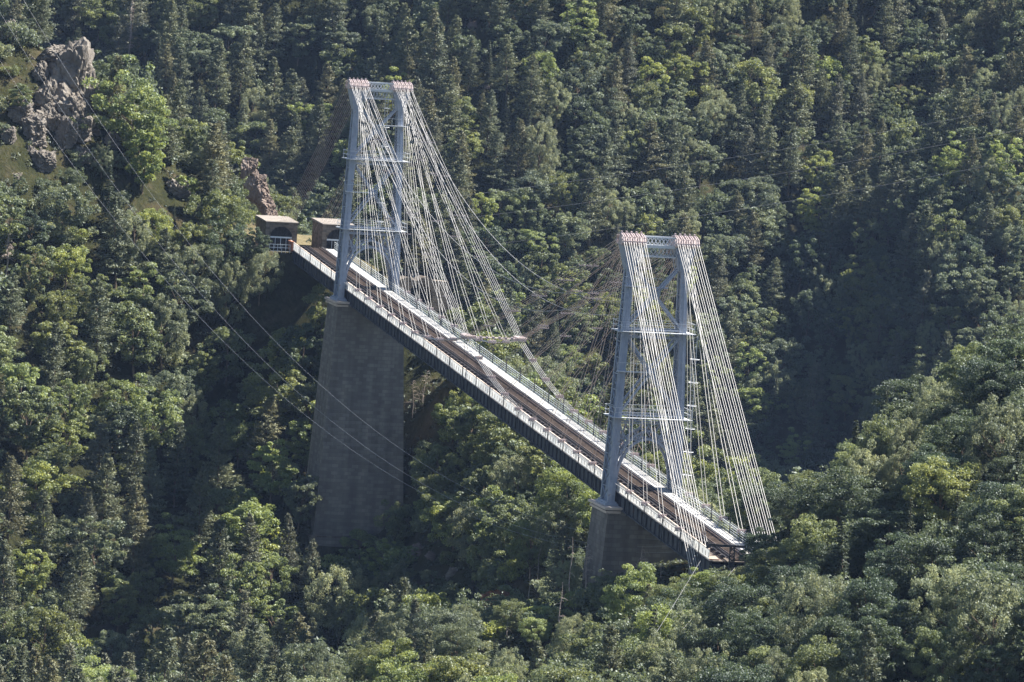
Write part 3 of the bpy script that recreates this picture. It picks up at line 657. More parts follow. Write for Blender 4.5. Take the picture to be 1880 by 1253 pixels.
# ------------------------------------------------------------------ steel gantry at the lower end of the deck
gp = unproj(1341, 1062, 606)
G = empty('steel_gantry', (gp[0], gp[1], gp[2]))
tag(G, 'dark lattice steel gantry post with a long arm over the lower end of the track', 'gantry')
top = unproj(1341, 1003, 606)-gp
ax = CR-np.array([0, 0, CR[2]]); ax /= np.linalg.norm(ax); ay = np.array([-ax[1], ax[0], 0])
b = MB(); hgt = top[2]
for i in (-1, 1):
    for j in (-1, 1): b.bar(ax*i*.32+ay*j*.3+np.array([0, 0, -2.5]), ax*i*.22+ay*j*.2+np.array([0, 0, hgt]), .1)
n = 9
for k in range(n):
    za, zb = -2+ (hgt+2)*k/n, -2+(hgt+2)*(k+1)/n
    for j in (-1, 1):
        b.bar(ax*-.28+ay*j*.26+np.array([0, 0, za]), ax*.28+ay*j*.26+np.array([0, 0, zb]), .05); b.bar(ax*.28+ay*j*.26+np.array([0, 0, za]), ax*-.28+ay*j*.26+np.array([0, 0, zb]), .05)
b.build('lattice_post', M['darkmetal'], G)
b = MB(); b.bar(ax*-2.75+np.array([0, 0, hgt+.05]), ax*1.3+np.array([0, 0, hgt+.05]), .16, .24); b.bar(ax*-2.6+np.array([0, 0, hgt-.2]), ax*-.2+np.array([0, 0, hgt-.05]), .06); b.tube([ax*-2.6+np.array([0, 0, hgt-.35]), ax*-2.6+np.array([0, 0, hgt+.35])], .14, 8)
b.build('arm', M['darkmetal'], G)
# ------------------------------------------------------------------ the ground
me = bpy.data.meshes.new('terrain')
V = np.stack([GXX, GYY, HZ], 2).reshape(-1, 3).astype(np.float32)
ii, jj = np.meshgrid(np.arange(NX-1), np.arange(NY-1), indexing='ij'); a = (ii*NY+jj).ravel()
F = np.stack([a, a+NY, a+NY+1, a+1], 1).astype(np.int32)
def np_mesh(name, V, F, mats, tone=None, mi=None):
    me = bpy.data.meshes.new(name); k = F.shape[1]
    me.vertices.add(len(V)); me.vertices.foreach_set('co', np.ascontiguousarray(V, np.float32).ravel())
    me.loops.add(F.size); me.loops.foreach_set('vertex_index', np.ascontiguousarray(F, np.int32).ravel())
    me.polygons.add(len(F)); me.polygons.foreach_set('loop_start', np.arange(0, F.size, k, dtype=np.int32)); me.polygons.foreach_set('loop_total', np.full(len(F), k, np.int32))
    for m in mats: me.materials.append(m)
    if mi is not None: me.polygons.foreach_set('material_index', np.asarray(mi, np.int32))
    if tone is not None:
        at = me.attributes.new('tone', 'FLOAT', 'FACE'); at.data.foreach_set('value', np.asarray(tone, np.float32))
    me.update(calc_edges=True); return me
terr = bpy.data.objects.new('terrain', np_mesh('terrain', V, F, [M['ground']])); COL.objects.link(terr); tag(terr, kind='structure')
terr.data.polygons.foreach_set('use_smooth', np.ones(len(F), bool))
# ------------------------------------------------------------------ rocks, bare trunks, wires
from mathutils import noise as mnoise
GUARD = []
GD0 = ground_depth()
def ground_pt(u, v, back=0.0):
    j, i = min(DW-1, max(0, int(u/8))), min(DH-1, max(0, int(v/8))); d = GD0[i, j]
    p = unproj(u, v, d+back); return p, d+back
def rock_mesh(name, mat, seed, sub=5, cuts=11, rough=.05):
    r = np.random.default_rng(seed); bm = bmesh.new(); bmesh.ops.create_icosphere(bm, subdivisions=sub, radius=1.0)
    nrm = unit_(r.normal(size=(cuts, 3))); off = r.uniform(.5, .95, cuts)
    wv = [(unit_(r.normal(size=3)), r.uniform(3, 17), r.uniform(0, 6)) for _ in range(8)]
    for v in bm.verts:
        d = np.array(v.co); dn = nrm@d; k = dn > .05
        rad = min(1.08, float(np.min(off[k]/dn[k]))) if k.any() else 1.0
        rad *= 1+rough*sum(math.sin(float(d@a)*f+p) for a, f, p in wv)/2.5
        p = Vector(d*rad); q = p*1.7+Vector((seed*3.1, seed*1.7, 0))
        dv = mnoise.voronoi(q)[0]; crack = min((dv[1]-dv[0])/.16, 1)
        f = mnoise.fractal(q*2.2, .8, 2.1, 5)
        f2 = mnoise.fractal(q*5.5, .7, 2.2, 4)
        v.co = p*(1+.10*f+.07*f2-.20*(1-crack)+.24*(dv[0]-.4))
    me = bpy.data.meshes.new(name); bm.to_mesh(me); bm.free(); me.materials.append(M[mat]); return me
def unit_(a): return a/(np.linalg.norm(a, axis=-1, keepdims=True)+1e-9)
ROCKS = {m_: [rock_mesh('rock_'+m_, m_, i+50*(m_ == 'redrock'), rough=.05) for i in range(7)] for m_ in ('rock', 'redrock')}
ROCK_SITES = [  # photo u, v, half width, half height (px), tone, label
 (132, 150, 44, 62, 'rock', 'biggest grey boulder, the sheer upper face of the crag'), (160, 190, 22, 56, 'rock', 'sunlit grey buttress on the right side of the crag'),
 (106, 104, 40, 20, 'rock', 'grey ledge forming the top of the crag'), (106, 92, 9, 11, 'rock', 'small pale boulder perched on the crag top'), (150, 122, 15, 20, 'rock', 'pale block at the upper right shoulder of the crag'),
 (84, 190, 24, 34, 'rock', 'grey slab on the left flank of the crag'), (128, 205, 40, 44, 'rock', 'cracked grey boulder in the middle of the crag'), (140, 248, 30, 30, 'rock', 'grey boulder low on the right of the crag'),
 (168, 250, 18, 26, 'rock', 'dark grey boulder at the lower right foot of the crag'), (104, 275, 16, 28, 'rock', 'upright grey stone below the crag'), (70, 298, 26, 22, 'rock', 'grey boulder at the lower left of the crag, above the leafy trees'),
 (52, 236, 26, 28, 'rock', 'grey rock among bushes left of the cracked boulder'), (18, 72, 20, 26, 'rock', 'grey outcrop at the left edge, level with the crag top'), (28, 322, 16, 10, 'rock', 'low pale rock near the left edge under the crag'),
 (35, 212, 26, 24, 'rock', 'grey sunlit rock at the left edge, left of the crag middle'), (92, 228, 22, 28, 'rock', 'grey block joining the crag on its lower left'), (62, 262, 20, 22, 'rock', 'tilted grey rock under the block at the lower left of the crag'),
 (118, 245, 20, 28, 'rock', 'steep grey rib under the middle of the crag'), (150, 288, 16, 18, 'rock', 'grey stone at the very foot of the crag'), (76, 142, 18, 22, 'rock', 'grey rock on the upper left shoulder of the crag'), (58, 112, 14, 12, 'rock', 'flat grey rock left of the crag top'), (14, 255, 16, 18, 'rock', 'grey rock at the left edge below the sunlit one'),
 (330, 355, 20, 24, 'rock', 'grey rock between the trees left of the red rock face'), (205, 258, 14, 16, 'rock', 'small grey rock right of the crag foot'), (48, 285, 14, 18, 'rock', 'narrow grey stone near the left edge under the crag'),
 (456, 306, 13, 20, 'redrock', 'topmost reddish rock of the slanting ridge above the left stone hut'), (471, 342, 19, 25, 'redrock', 'large reddish rock face above the left stone hut'), (489, 376, 16, 23, 'redrock', 'reddish rock spur just above the left stone hut'), (500, 398, 9, 14, 'redrock', 'small reddish stone beside the left hut roof'),
 (760, 528, 13, 22, 'rock', 'pale boulder right of the upper tower right leg'), (782, 552, 15, 20, 'rock', 'grey boulder right of the pale one beyond the upper tower'), (743, 505, 8, 12, 'redrock', 'small tan stone touching the upper tower right leg'), (800, 585, 12, 12, 'redrock', 'low tan rock beyond the handrail, right of the grey boulder'),
 (768, 1012, 18, 12, 'redrock', 'tan rubble stone just right of the tall pier foot'), (792, 1022, 10, 8, 'redrock', 'smaller tan rubble stone right of the tall pier foot'), (832, 1056, 11, 12, 'rock', 'pale split rock below right of the tall pier'), (868, 1085, 9, 8, 'redrock', 'small pinkish rock below the slope, left of the russet bush'), (757, 1030, 8, 7, 'rock', 'grey rubble stone below the tan ones by the tall pier'),
 (872, 48, 12, 7, 'redrock', 'pinkish bare rock high on the far slope'), (896, 160, 7, 6, 'redrock', 'small pinkish rock among far pines right of the upper tower head'), (636, 1190, 7, 10, 'redrock', 'small tan stone under dark pines at the bottom')]
for n_, (u, v, a, b, mt, lab) in enumerate(ROCK_SITES):
    p, d = ground_pt(u, min(v+b*.4, 1250), 0); k = FPX/d; w, h = a/k, b/k
    if mt == 'redrock' and 440 < u < 510 and v < 410: d = 855.0; k = FPX/d; w, h = a/k, b/k
    c = unproj(u, v, d-.3); GUARD.append((u, v-b*.5, v+b*.25, d-1.5, a*.6))
    o = bpy.data.objects.new('rock', ROCKS[mt][n_ % 7]); COL.objects.link(o); o.location = c
    o.scale = (w*1.25, w*1.22, h*1.2); o.rotation_euler = (random.uniform(-.25, .25), random.uniform(-.25, .25), 0)
    tag(o, lab, 'rock', 'rocks of the grey crag' if u < 215 and mt == 'rock' else None)
# bare trunks of dead trees
def dead_tree(u, vb, vt, rad, twigs, lab, lean=0.0, curl=False):
    p, d = ground_pt(u, vb, -2.0); k = FPX/d; GUARD.append((u, vt, vb, d, 5)); h = (vb-vt)/k
    H = empty('dead_tree', tuple(p)); tag(H, lab, 'dead tree')
    b = MB(); pts = []
    for i in range(9):
        q = i/8; pts.append((0.10*math.sin(q*7+u)*h*.06, (lean*q*q+.012*math.sin(q*9+u))*h, -.6+q*(h+.6)))
    b.tube(pts, [rad*(1-.75*i/8) for i in range(9)], 6); b.build('trunk', M['deadwood'], H)
    if twigs:
        t = MB(); r = np.random.default_rng(int(u))
        for i in range(twigs):
            q = r.uniform(.25, 1); an = r.uniform(0, 6.28); L = r.uniform(.35, 1.25)*(1.4-q)*(2.0 if curl else 1)
            z = q*h; y0 = lean*q*q*h; dr = np.array([math.cos(an), math.sin(an), r.uniform(-.5, .25)])
            a = np.array([0, y0, z]); m_ = a+dr*L*.55+np.array([0, 0, .1*L]); e = a+dr*L+np.array([0, 0, -.5*L if curl else -.15*L])
            t.tube([a, m_, e], [rad*.32, rad*.24, rad*.1], 4)
        t.build('twigs', M['deadwood'], H)
    return H
dead_tree(1024, 1192, 1068, .085, 10, 'tallest bare dead trunk, standing alone at the bottom centre')
dead_tree(1044, 1104, 985, .08, 8, 'bare dead trunk in the lit trees left of the short pier')
dead_tree(970, 1105, 1052, .055, 6, 'thin dead trunk left of the bare trunk in the lit trees')
dead_tree(985, 1075, 1000, .05, 6, 'thin leaning dead stem left of the short pier', .05)
dead_tree(930, 1170, 1138, .05, 4, 'short thin dead stem below the russet bush')
dead_tree(1086, 1078, 962, .10, 60, 'twiggy grey dead tree at the left edge of the short pier')
dead_tree(1074, 1085, 1000, .07, 44, 'smaller twiggy dead tree left of the short pier edge')
dead_tree(1103, 1050, 1004, .05, 16, 'thin dead spruce against the left corner of the short pier')
dead_tree(1133, 1062, 992, .075, 46, 'dead spruce top standing in front of the short pier face')
dead_tree(1172, 1075, 1002, .08, 26, 'dead tree with curled drooping branches before the short pier', .05, True)
dead_tree(1213, 1060, 1022, .05, 8, 'thin dead stub before the right part of the short pier face')
dead_tree(236, 120, 2, .13, 110, 'tall grey bare dead spruce behind the crag at the top')
dead_tree(12, 500, 400, .12, 120, 'pinkish grey dead tree at the left picture edge')
dead_tree(775, 745, 680, .05, 26, 'bare brownish sapling in the shade right of the tall pier', .1, True)
dead_tree(758, 760, 700, .05, 22, 'bare sapling close to the right edge of the tall pier', -.06, True)
# overhead wires
def wire(name, pts, rad, lab, cat, group, sag=0.0):
    P = [unproj(*q) for q in pts]; b = MB(); L_ = []
    n = len(P)
    for i in range(n-1):
        for q in np.linspace(0, 1, 14)[(1 if i else 0):]:
            p = P[i]+(P[i+1]-P[i])*q; L_.append(p-np.array([0, 0, 4*sag*q*(1-q)]))
    b.tube(L_, rad, 5); tag(b.build(name, M['wire']), lab, cat, group)
def quad_wire(A, B_, C, rad, lab, group):     # smooth sagging wire through three points (u, v, d)
    T_ = np.linspace(-.12, 1.14, 60); a, b_, c = (np.array(q, float) for q in (A, B_, C)); tm = (b_[0]-a[0])/(c[0]-a[0]); pts = []
    for t in T_:
        l0 = (t-tm)*(t-1)/(tm*1.0); l1 = t*(t-1)/(tm*(tm-1)); l2 = t*(t-tm)/(1*(1-tm))
        q = a*l0+b_*l1+c*l2; q[2] = a[2]+(c[2]-a[2])*t; pts.append(unproj(*q))
    m_ = MB(); m_.tube(pts, rad, 5); tag(m_.build('power_line', M['wire']), lab, 'power line', group)
G1 = 'power lines over the ravine in front of the piers'
quad_wire((43, 0, 800), (404, 516, 745), (1245, 990, 640), .013, 'thin power line passing highest across the tall stone pier', G1)
quad_wire((0, 23, 800), (367, 538, 745), (1235, 1002, 640), .013, 'thin power line, middle one of three across the tall stone pier', G1)
quad_wire((0, 112, 800), (300, 510, 745), (1232, 1014, 640), .013, 'thin power line crossing lowest on the tall stone pier', G1)
G2 = 'power lines against the far mountainside'
quad_wire((860, 358, 960), (1265, 302, 960), (1900, 190, 960), .017, 'uppermost thin wire crossing the far mountainside at right', G2)
quad_wire((860, 400, 960), (1300, 340, 960), (1900, 233, 960), .017, 'middle thin wire crossing the far mountainside at right', G2)
quad_wire((900, 450, 960), (1213, 407, 960), (1900, 288, 960), .017, 'lowest thin wire crossing the far mountainside, over the lower tower head', G2)
wire('guy_wire', [(1286, 1030, 590), (1120, 1290, 560)], .014, 'steep pale guy wire running down from the left backstays', 'wire', 'guy wires at the bottom right of the bridge', .3)
wire('guy_wire', [(1349, 1043, 590), (1130, 1290, 560)], .014, 'pale guy wire running down left from the gantry', 'wire', 'guy wires at the bottom right of the bridge', .3)
# ------------------------------------------------------------------ foliage templates
def unit(a): return a/(np.linalg.norm(a, axis=-1, keepdims=True)+1e-9)
def leaves(c, nrm, L, W, along=None):
    """diamond leaf faces at c facing nrm; along = preferred long axis"""
    n = len(c); t = rng.normal(size=(n, 3)) if along is None else along+rng.normal(size=(n, 3))*.25
    t = unit(t-(t*nrm).sum(1, keepdims=True)*nrm); b = np.cross(nrm, t)
    L = np.broadcast_to(np.asarray(L, float), (n,))[:, None]; W = np.broadcast_to(np.asarray(W, float), (n,))[:, None]
    V = np.stack([c-t*L/2, c+b*W/2-t*L*.05, c+t*L/2-nrm*L*.12, c-b*W/2-t*L*.05], 1).reshape(-1, 3)
    return V
def quads(n): return np.arange(n*4, dtype=np.int32).reshape(-1, 4)
def ball(n):
    return unit(rng.normal(size=(n, 3)))
def broad(H, a, nclump, per, L, base=.22, flat=.75, cr=(.17, .30), up=.18, lob=.28, spread=1.0, feather=False):
    """crown of a broad-leaved tree: tufts of leaves on an uneven hull, with holes between the tufts"""
    zc, hz = H*(1+base)/2, H*(1-base)/2
    g = (np.arange(nclump)+.5)/nclump; th = np.arccos(1-2*g); ph = np.pi*(1+5**.5)*np.arange(nclump)+rng.uniform(0, 6)
    d = np.stack([np.cos(ph)*np.sin(th), np.sin(ph)*np.sin(th), np.cos(th)], 1)+rng.normal(size=(nclump, 3))*.22; d = unit(d)
    ax = [unit(rng.normal(size=3)) for _ in range(4)]
    r = 1+lob*sum(np.sin(3.1*(d@k)+i*1.7) for i, k in enumerate(ax))/2.2
    r = r*rng.uniform(.62, 1.0, nclump)
    taper = np.where(d[:, 2] < 0, 1-.25*d[:, 2]**2, 1.0)
    C = np.stack([d[:, 0]*a*r*taper, d[:, 1]*a*r*taper, zc+d[:, 2]*hz*r], 1)
    R = rng.uniform(cr[0], cr[1], nclump)*a*spread; tone_c = rng.uniform(.15, .85, nclump)
    n = nclump*per; ci = np.repeat(np.arange(nclump), per)
    dl = ball(n); dl[:, 2] = dl[:, 2]*.8+.28; dl = unit(dl)
    rad = (.35+.65*rng.uniform(0, 1, n)**.5)*R[ci]
    if feather:
        p = C[ci]+dl*rad[:, None]*np.array([.95, .95, 1.2]); nr = unit(dl*.5+rng.normal(size=(n, 3))*.8); al = np.tile([0, 0, 1.0], (n, 1))+dl*.5
        V = leaves(p, nr, L*rng.uniform(.7, 1.4, n), W_(L, n)*.75, al)
    else:
        p = C[ci]+dl*rad[:, None]*np.array([1.15, 1.15, flat]); nr = unit(dl*.55+np.array([0, 0, up])+rng.normal(size=(n, 3))*.65)
        V = leaves(p, nr, L*rng.uniform(.7, 1.35, n), W_(L, n))
    tone = np.clip(tone_c[ci]+rng.normal(size=n)*.2, 0, 1)
    return V, tone, C, R
def W_(L, n): return L*rng.uniform(.5, .85, n)
def trunk_mesh(name, H, r0, limbs=(), lean=0.0):
    b = MB(); k = 7; pts = []
    for i in range(k):
        q = i/(k-1); pts.append((lean*q*q*H+.02*H*math.sin(q*5+H), .015*H*math.sin(q*4+1), -1.2+q*(H+1.2)))
    b.tube(pts, [r0*(1-.85*i/(k-1)) for i in range(k)], 7)
    for (z, end, r) in limbs:
        mid = (np.array([0, 0, z])+end)/2+np.array([0, 0, .08*np.linalg.norm(end[:2])])
        b.tube([(0, 0, z), tuple(mid), tuple(end)], [r, r*.7, r*.25], 5)
    me = b.mesh(name, M['bark']); return me
def conifer(H, a, kind):
    """whorls of flat drooping or upswept sprays round a straight stem"""
    P, Nn, A, Ln, Wn, T = [], [], [], [], [], []
    step = .52 if kind != 'fir' else .42; z = H*(.16 if kind == 'pine' else .05)
    z0 = z
    while z < H*.985:
        q = (z-z0)/(H-z0)
        prof = (1-q)**.75*(.55+.45*min(1, q*5+.3)) if kind == 'pine' else (1-q)**.9
        nb = 6 if kind == 'pine' else 7; ph = rng.uniform(0, 6.28)
        for b in range(nb):
            if rng.uniform() < (.16 if kind == 'pine' else .05): continue
            an = ph+b*6.283/nb+rng.normal()*.25; Lb = a*prof*rng.uniform(.55, 1.15)+.18
            dr = np.array([math.cos(an), math.sin(an), 0]); slope = (.35*q-.1 if kind == 'pine' else -.32+.45*q)+rng.normal()*.08
            tb = rng.uniform(.2, .8)
            if kind == 'pine':          # tufts towards the branch end
                m = int(18+84*Lb/a); s = rng.uniform(.25, 1.05, m)
            else: m = int(6+24*Lb/a); s = rng.uniform(.1, 1.05, m)
            side = np.cross(dr, [0, 0, 1.0]); wid = .34*Lb*(1.1-.6*s) if kind == 'fir' else .30*Lb*np.sqrt(np.clip(s, 0, 1))
            off = rng.normal(size=m)*wid*.6
            p = np.array([0, 0, z])+dr*(Lb*s)[:, None]+side*off[:, None]; p[:, 2] += slope*Lb*s-(.10*Lb*s**2 if kind == 'fir' else -.10*Lb*s**2)+rng.normal(size=m)*(.14 if kind == 'pine' else .05)
            P.append(p); al = dr*1.0+side*np.sign(off)[:, None]*.6+np.array([0, 0, .35 if kind == 'pine' else -.2]); A.append(al+rng.normal(size=(m, 3))*.3)
            Nn.append(unit(np.array([0, 0, 1.0])+rng.normal(size=(m, 3))*(1.1 if kind == 'pine' else .7)))
            Ln.append(rng.uniform(.28, .52, m)); Wn.append(rng.uniform(.11, .2, m)); T.append(np.clip(tb+rng.normal(size=m)*.2, 0, 1))
        z += step*rng.uniform(.75, 1.25)
    P, Nn, A = map(np.concatenate, (P, Nn, A)); V = leaves(P, Nn, np.concatenate(Ln), np.concatenate(Wn), A)
    return V, np.concatenate(T)
TPL = {}
def add_tpl(kind, H, a, V, tone, tr, mat):
    TPL.setdefault(kind, []).append((H, a, np_mesh(kind+'_crown', V, quads(len(V)//4), [M[mat]], tone), tr, V))
def limbs_for(C, H, n):
    ids = rng.choice(len(C), min(n, len(C)), replace=False); return [(max(H*.15, C[i][2]*.55), C[i]*np.array([.85, .85, .95]), .035+.05*rng.uniform()) for i in ids]
for i in range(9):
    H = 10.0; a = rng.uniform(3.3, 4.6)
    V, t, C, R = broad(H, a, int(rng.integers(70, 96)), 130, .31, base=rng.uniform(.06, .2), lob=rng.uniform(.3, .5), cr=(.10, .23), flat=rng.uniform(.7, 1.0))
    add_tpl('broadleaf_tree', H, a, V, t, trunk_mesh('trunk', H*.72, .2, limbs_for(C, H, 9)), 'leaf')
for i in range(5):                      # same trees with finer foliage, for the hill nearest the camera
    H = 10.0; a = rng.uniform(3.6, 4.6)
    V, t, C, R = broad(H, a, int(rng.integers(76, 104)), 215, .235, base=rng.uniform(.06, .18), lob=rng.uniform(.22, .4), cr=(.14, .25), flat=rng.uniform(.6, .8))
    add_tpl('leafy_tree', H, a, V, t, trunk_mesh('trunk', H*.72, .22, limbs_for(C, H, 10)), 'leaf')
for i in range(4):                      # aspens and willows: upright feathery sprays
    H = 10.0; a = rng.uniform(2.7, 3.6)
    V, t, C, R = broad(H, a, 150, 120, .21, base=.08, cr=(.11, .19), lob=.4, feather=True)
    add_tpl('poplar_tree', H, a, V, t, trunk_mesh('trunk', H*.8, .16, limbs_for(C, H, 8)), 'leaf')
for i in range(7):
    H = 13.0; a = rng.uniform(2.7, 3.7); V, t = conifer(H, a, 'pine'); add_tpl('pine_tree', H, a, V, t, trunk_mesh('trunk', H*.97, .2), 'needle')
for i in range(4):
    H = 12.0; a = rng.uniform(1.5, 2.1); V, t = conifer(H, a, 'fir'); add_tpl('fir_tree', H, a, V, t, trunk_mesh('trunk', H*.98, .17), 'needle')
for i in range(4):
    H = 2.6; a = rng.uniform(1.8, 2.6); V, t, C, R = broad(H, a, 26, 85, .30, base=0, cr=(.22, .36), lob=.3)
    add_tpl('shrub', H, a, V, t, trunk_mesh('stem', H*.5, .06, limbs_for(C, H, 6)), 'leaf')

# ------------------------------------------------------------------ where trees stand
GD = GD0
def ground_at(u, v):
    j, i = min(DW-1, max(0, int(u/8))), min(DH-1, max(0, int(v/8))); d = GD[i, j]
    if d > 9000: d = GD[min(DH-1, i+3), j]
    p = unproj(u, v, d); p[2] = gz(p[0], p[1]); return p
KEEP = [  # outlines in the photograph that nothing nearer may cover
 ([(600, 545), (640, 555), (748, 625), (748, 985), (722, 1012), (690, 975), (640, 985), (600, 945), (575, 885), (592, 640)], 795),
 ([(1088, 915), (1270, 1000), (1262, 1050), (1215, 1050), (1170, 1030), (1135, 1020), (1098, 1050), (1088, 1000)], 640),
 ([(535, 445), (620, 500), (1104, 835), (1290, 985), (1352, 1005), (1295, 1030), (1110, 930), (750, 660), (535, 490)], 625),
 ([(540, 440), (640, 470), (1240, 880), (1370, 985), (1362, 1010), (535, 490)], 625),
 ([(1262, 870), (1420, 950), (1372, 985), (1240, 905)], 625),
 ([(612, 560), (640, 140), (756, 140), (900, 500), (1000, 640), (1100, 790), (620, 480)], 640), ([(1100, 930), (1138, 425), (1284, 425), (1420, 950), (1372, 970)], 625),
 ([(488, 398), (640, 395), (640, 470), (488, 462)], 843),
 ([(662, 450), (735, 470), (735, 540), (668, 505)], 790),
 ([(20, 235), (80, 215), (110, 300), (60, 318), (25, 300)], 870), ([(0, 55), (40, 60), (36, 96), (0, 100)], 870), ([(80, 90), (165, 100), (180, 240), (100, 300), (70, 215)], 870), ([(445, 280), (505, 395), (470, 345)], 870), ([(750, 985), (800, 1000), (800, 1040), (752, 1035)], 770),
]
def inpoly(u, v, poly):
    c = False; n = len(poly); j = n-1
    for i in range(n):
        (x1, y1), (x2, y2) = poly[i], poly[j]
        if (y1 > v) != (y2 > v) and u < (x2-x1)*(v-y1)/(y2-y1)+x1: c = not c
        j = i
    return c
def covers(u, vt, vb, w, d, small=False):
    for (gu, g0, g1, gd, gw) in GUARD:    # bare trunks and rocks that stand clear in the photograph
        if d > gd or abs(u-gu) > w+gw or vt > g1 or vb < g0: continue
        for q in (0, .2, .4, .6, .8):
            gv = g0+(g1-g0)*q
            if ((gu-u)/(w+gw))**2+((gv-(vt+vb)/2)/((vb-vt)*.55))**2 < 1: return True
    for poly, dp in KEEP:
        if d > dp or (small and dp == 870): continue
        xs = [q[0] for q in poly]; ys = [q[1] for q in poly]
        if u+w < min(xs) or u-w > max(xs) or vb < min(ys) or vt > max(ys): continue
        for fu, fv in ((0, 0), (0, .12), (.6, .15), (-.6, .15), (.85, .35), (-.85, .35), (.9, .6), (-.9, .6), (0, .4), (.45, .8), (-.45, .8), (0, .7), (.4, .3), (-.4, .3), (0, 1)):
            if inpoly(u+fu*w, vt+fv*(vb-vt), poly): return True
    return False
def blocked(x, y, z, h, r):
    if -64 < x < -30 and abs(y) < 8.5+r*.6: return True
    if -38 < x < 205 and abs(y) < 5.5+r*.8 and z+h > deckz(x)-3: return True
    if abs(x) < 5.5+r*.5 and abs(y) < 7+r*.5: return True
    if 149 < x < 190 and abs(y) < 6.5+r*.5: return True
    if -20 < x < 4 and 5 < y < 17: return True
    if 185 < x < 203 and abs(y) < 6.5+r*.5: return True
    return False
GREENS = {
 'russet': [(.30, .15, .07)],
 'mid': [(.138, .166, .060), (.124, .152, .060), (.154, .180, .060), (.128, .160, .068)],
 'light': [(.178, .226, .070), (.168, .214, .078), (.192, .230, .068)],
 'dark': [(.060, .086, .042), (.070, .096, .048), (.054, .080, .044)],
 'blue': [(.128, .156, .084), (.116, .144, .084)],
 'pale': [(.172, .200, .112), (.186, .210, .114)],
 'pine': [(.116, .130, .070), (.098, .114, .066), (.136, .138, .072), (.114, .122, .078)],
 'fir': [(.050, .066, .036), (.060, .074, .040)],
}
def region(u, v, d):
    if d > 1000: return 'far_left' if u < 1000-.25*(v-200) else 'far_right'
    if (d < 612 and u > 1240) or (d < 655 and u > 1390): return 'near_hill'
    if u < 560 and v < 380: return 'crag'
    if u < 600: return 'left_slope' if v < 880 else 'low_left'
    if v > 1020: return 'low_mid'
    return 'mid'
MIX = {  # pine, fir, poplar, broadleaf tone weights
 'far_left': (.56, .09, .05, dict(mid=.45, blue=.3, dark=.15, light=.1)), 'far_right': (.20, .08, .07, dict(mid=.42, blue=.25, dark=.13, light=.20)),
 'near_hill': (.04, .10, .06, dict(mid=.12, dark=.8, blue=.0)), 'crag': (.25, .05, .1, dict(mid=.4, light=.25, dark=.25, blue=.1)),  # shade of the right-hand hill put into mostly dark leaf tones
 'left_slope': (.28, .04, .10, dict(mid=.45, light=.22, dark=.18, blue=.15)), 'low_left': (.52, .05, .02, dict(mid=.45, light=.3, blue=.25)),
 'low_mid': (.10, .04, .12, dict(mid=.45, light=.4, blue=.15)), 'mid': (.03, .03, .12, dict(mid=.5, light=.3, blue=.1, dark=.1)),
}
cand = []
def try_tree(x, y, kind=None, hscale=1.0, tone=None, special=None, force=False):
    z = float(gz(x, y)); u, v, d = (float(q) for q in project((x, y, z)))
    if d < 300: return None
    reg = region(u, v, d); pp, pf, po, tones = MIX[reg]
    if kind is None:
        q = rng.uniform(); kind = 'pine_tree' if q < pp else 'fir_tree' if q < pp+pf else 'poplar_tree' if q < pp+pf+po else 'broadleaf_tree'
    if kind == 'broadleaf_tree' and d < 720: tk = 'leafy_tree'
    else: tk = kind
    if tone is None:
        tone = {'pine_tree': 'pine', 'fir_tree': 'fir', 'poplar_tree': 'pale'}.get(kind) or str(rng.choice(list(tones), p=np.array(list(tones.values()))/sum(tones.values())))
    ti = int(rng.integers(len(TPL[tk]))); H, a = TPL[tk][ti][:2]
    hh = {'pine_tree': rng.uniform(.70, 1.08), 'fir_tree': rng.uniform(.5, .98), 'poplar_tree': rng.uniform(.75, 1.1), 'broadleaf_tree': rng.uniform(.66, 1.12), 'shrub': rng.uniform(.6, 1.3)}[kind]*hscale
    if special: hh = hscale
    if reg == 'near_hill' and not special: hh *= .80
    if reg in ('low_left',) and kind == 'pine_tree': hh *= 1.02
    if reg in ('far_left', 'far_right'): hh *= {'pine_tree': 1.2, 'fir_tree': 1.1}.get(kind, 1.0)
    px = FPX/d
    for att in range(3):
        h, r = H*hh, a*hh*.95
        vt = v-h*px
        if force or (not blocked(x, y, z, h, r) and not covers(u+h*px*.06, vt, v, r*px*1.2, d, kind == 'shrub')): break
        hh *= .68
    else: return None
    if special is None and hh*H < 1.6: return None
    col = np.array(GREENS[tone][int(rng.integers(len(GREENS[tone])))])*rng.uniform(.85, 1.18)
    cand.append(dict(x=x, y=y, z=z, u=u, v=v, d=d, kind=kind, tk=tk, ti=ti, s=hh, h=h, r=r, tone=tone, col=col, reg=reg, special=special, wide=rng.uniform(.88, 1.18), rot=rng.uniform(0, 6.28)))
    return cand[-1]
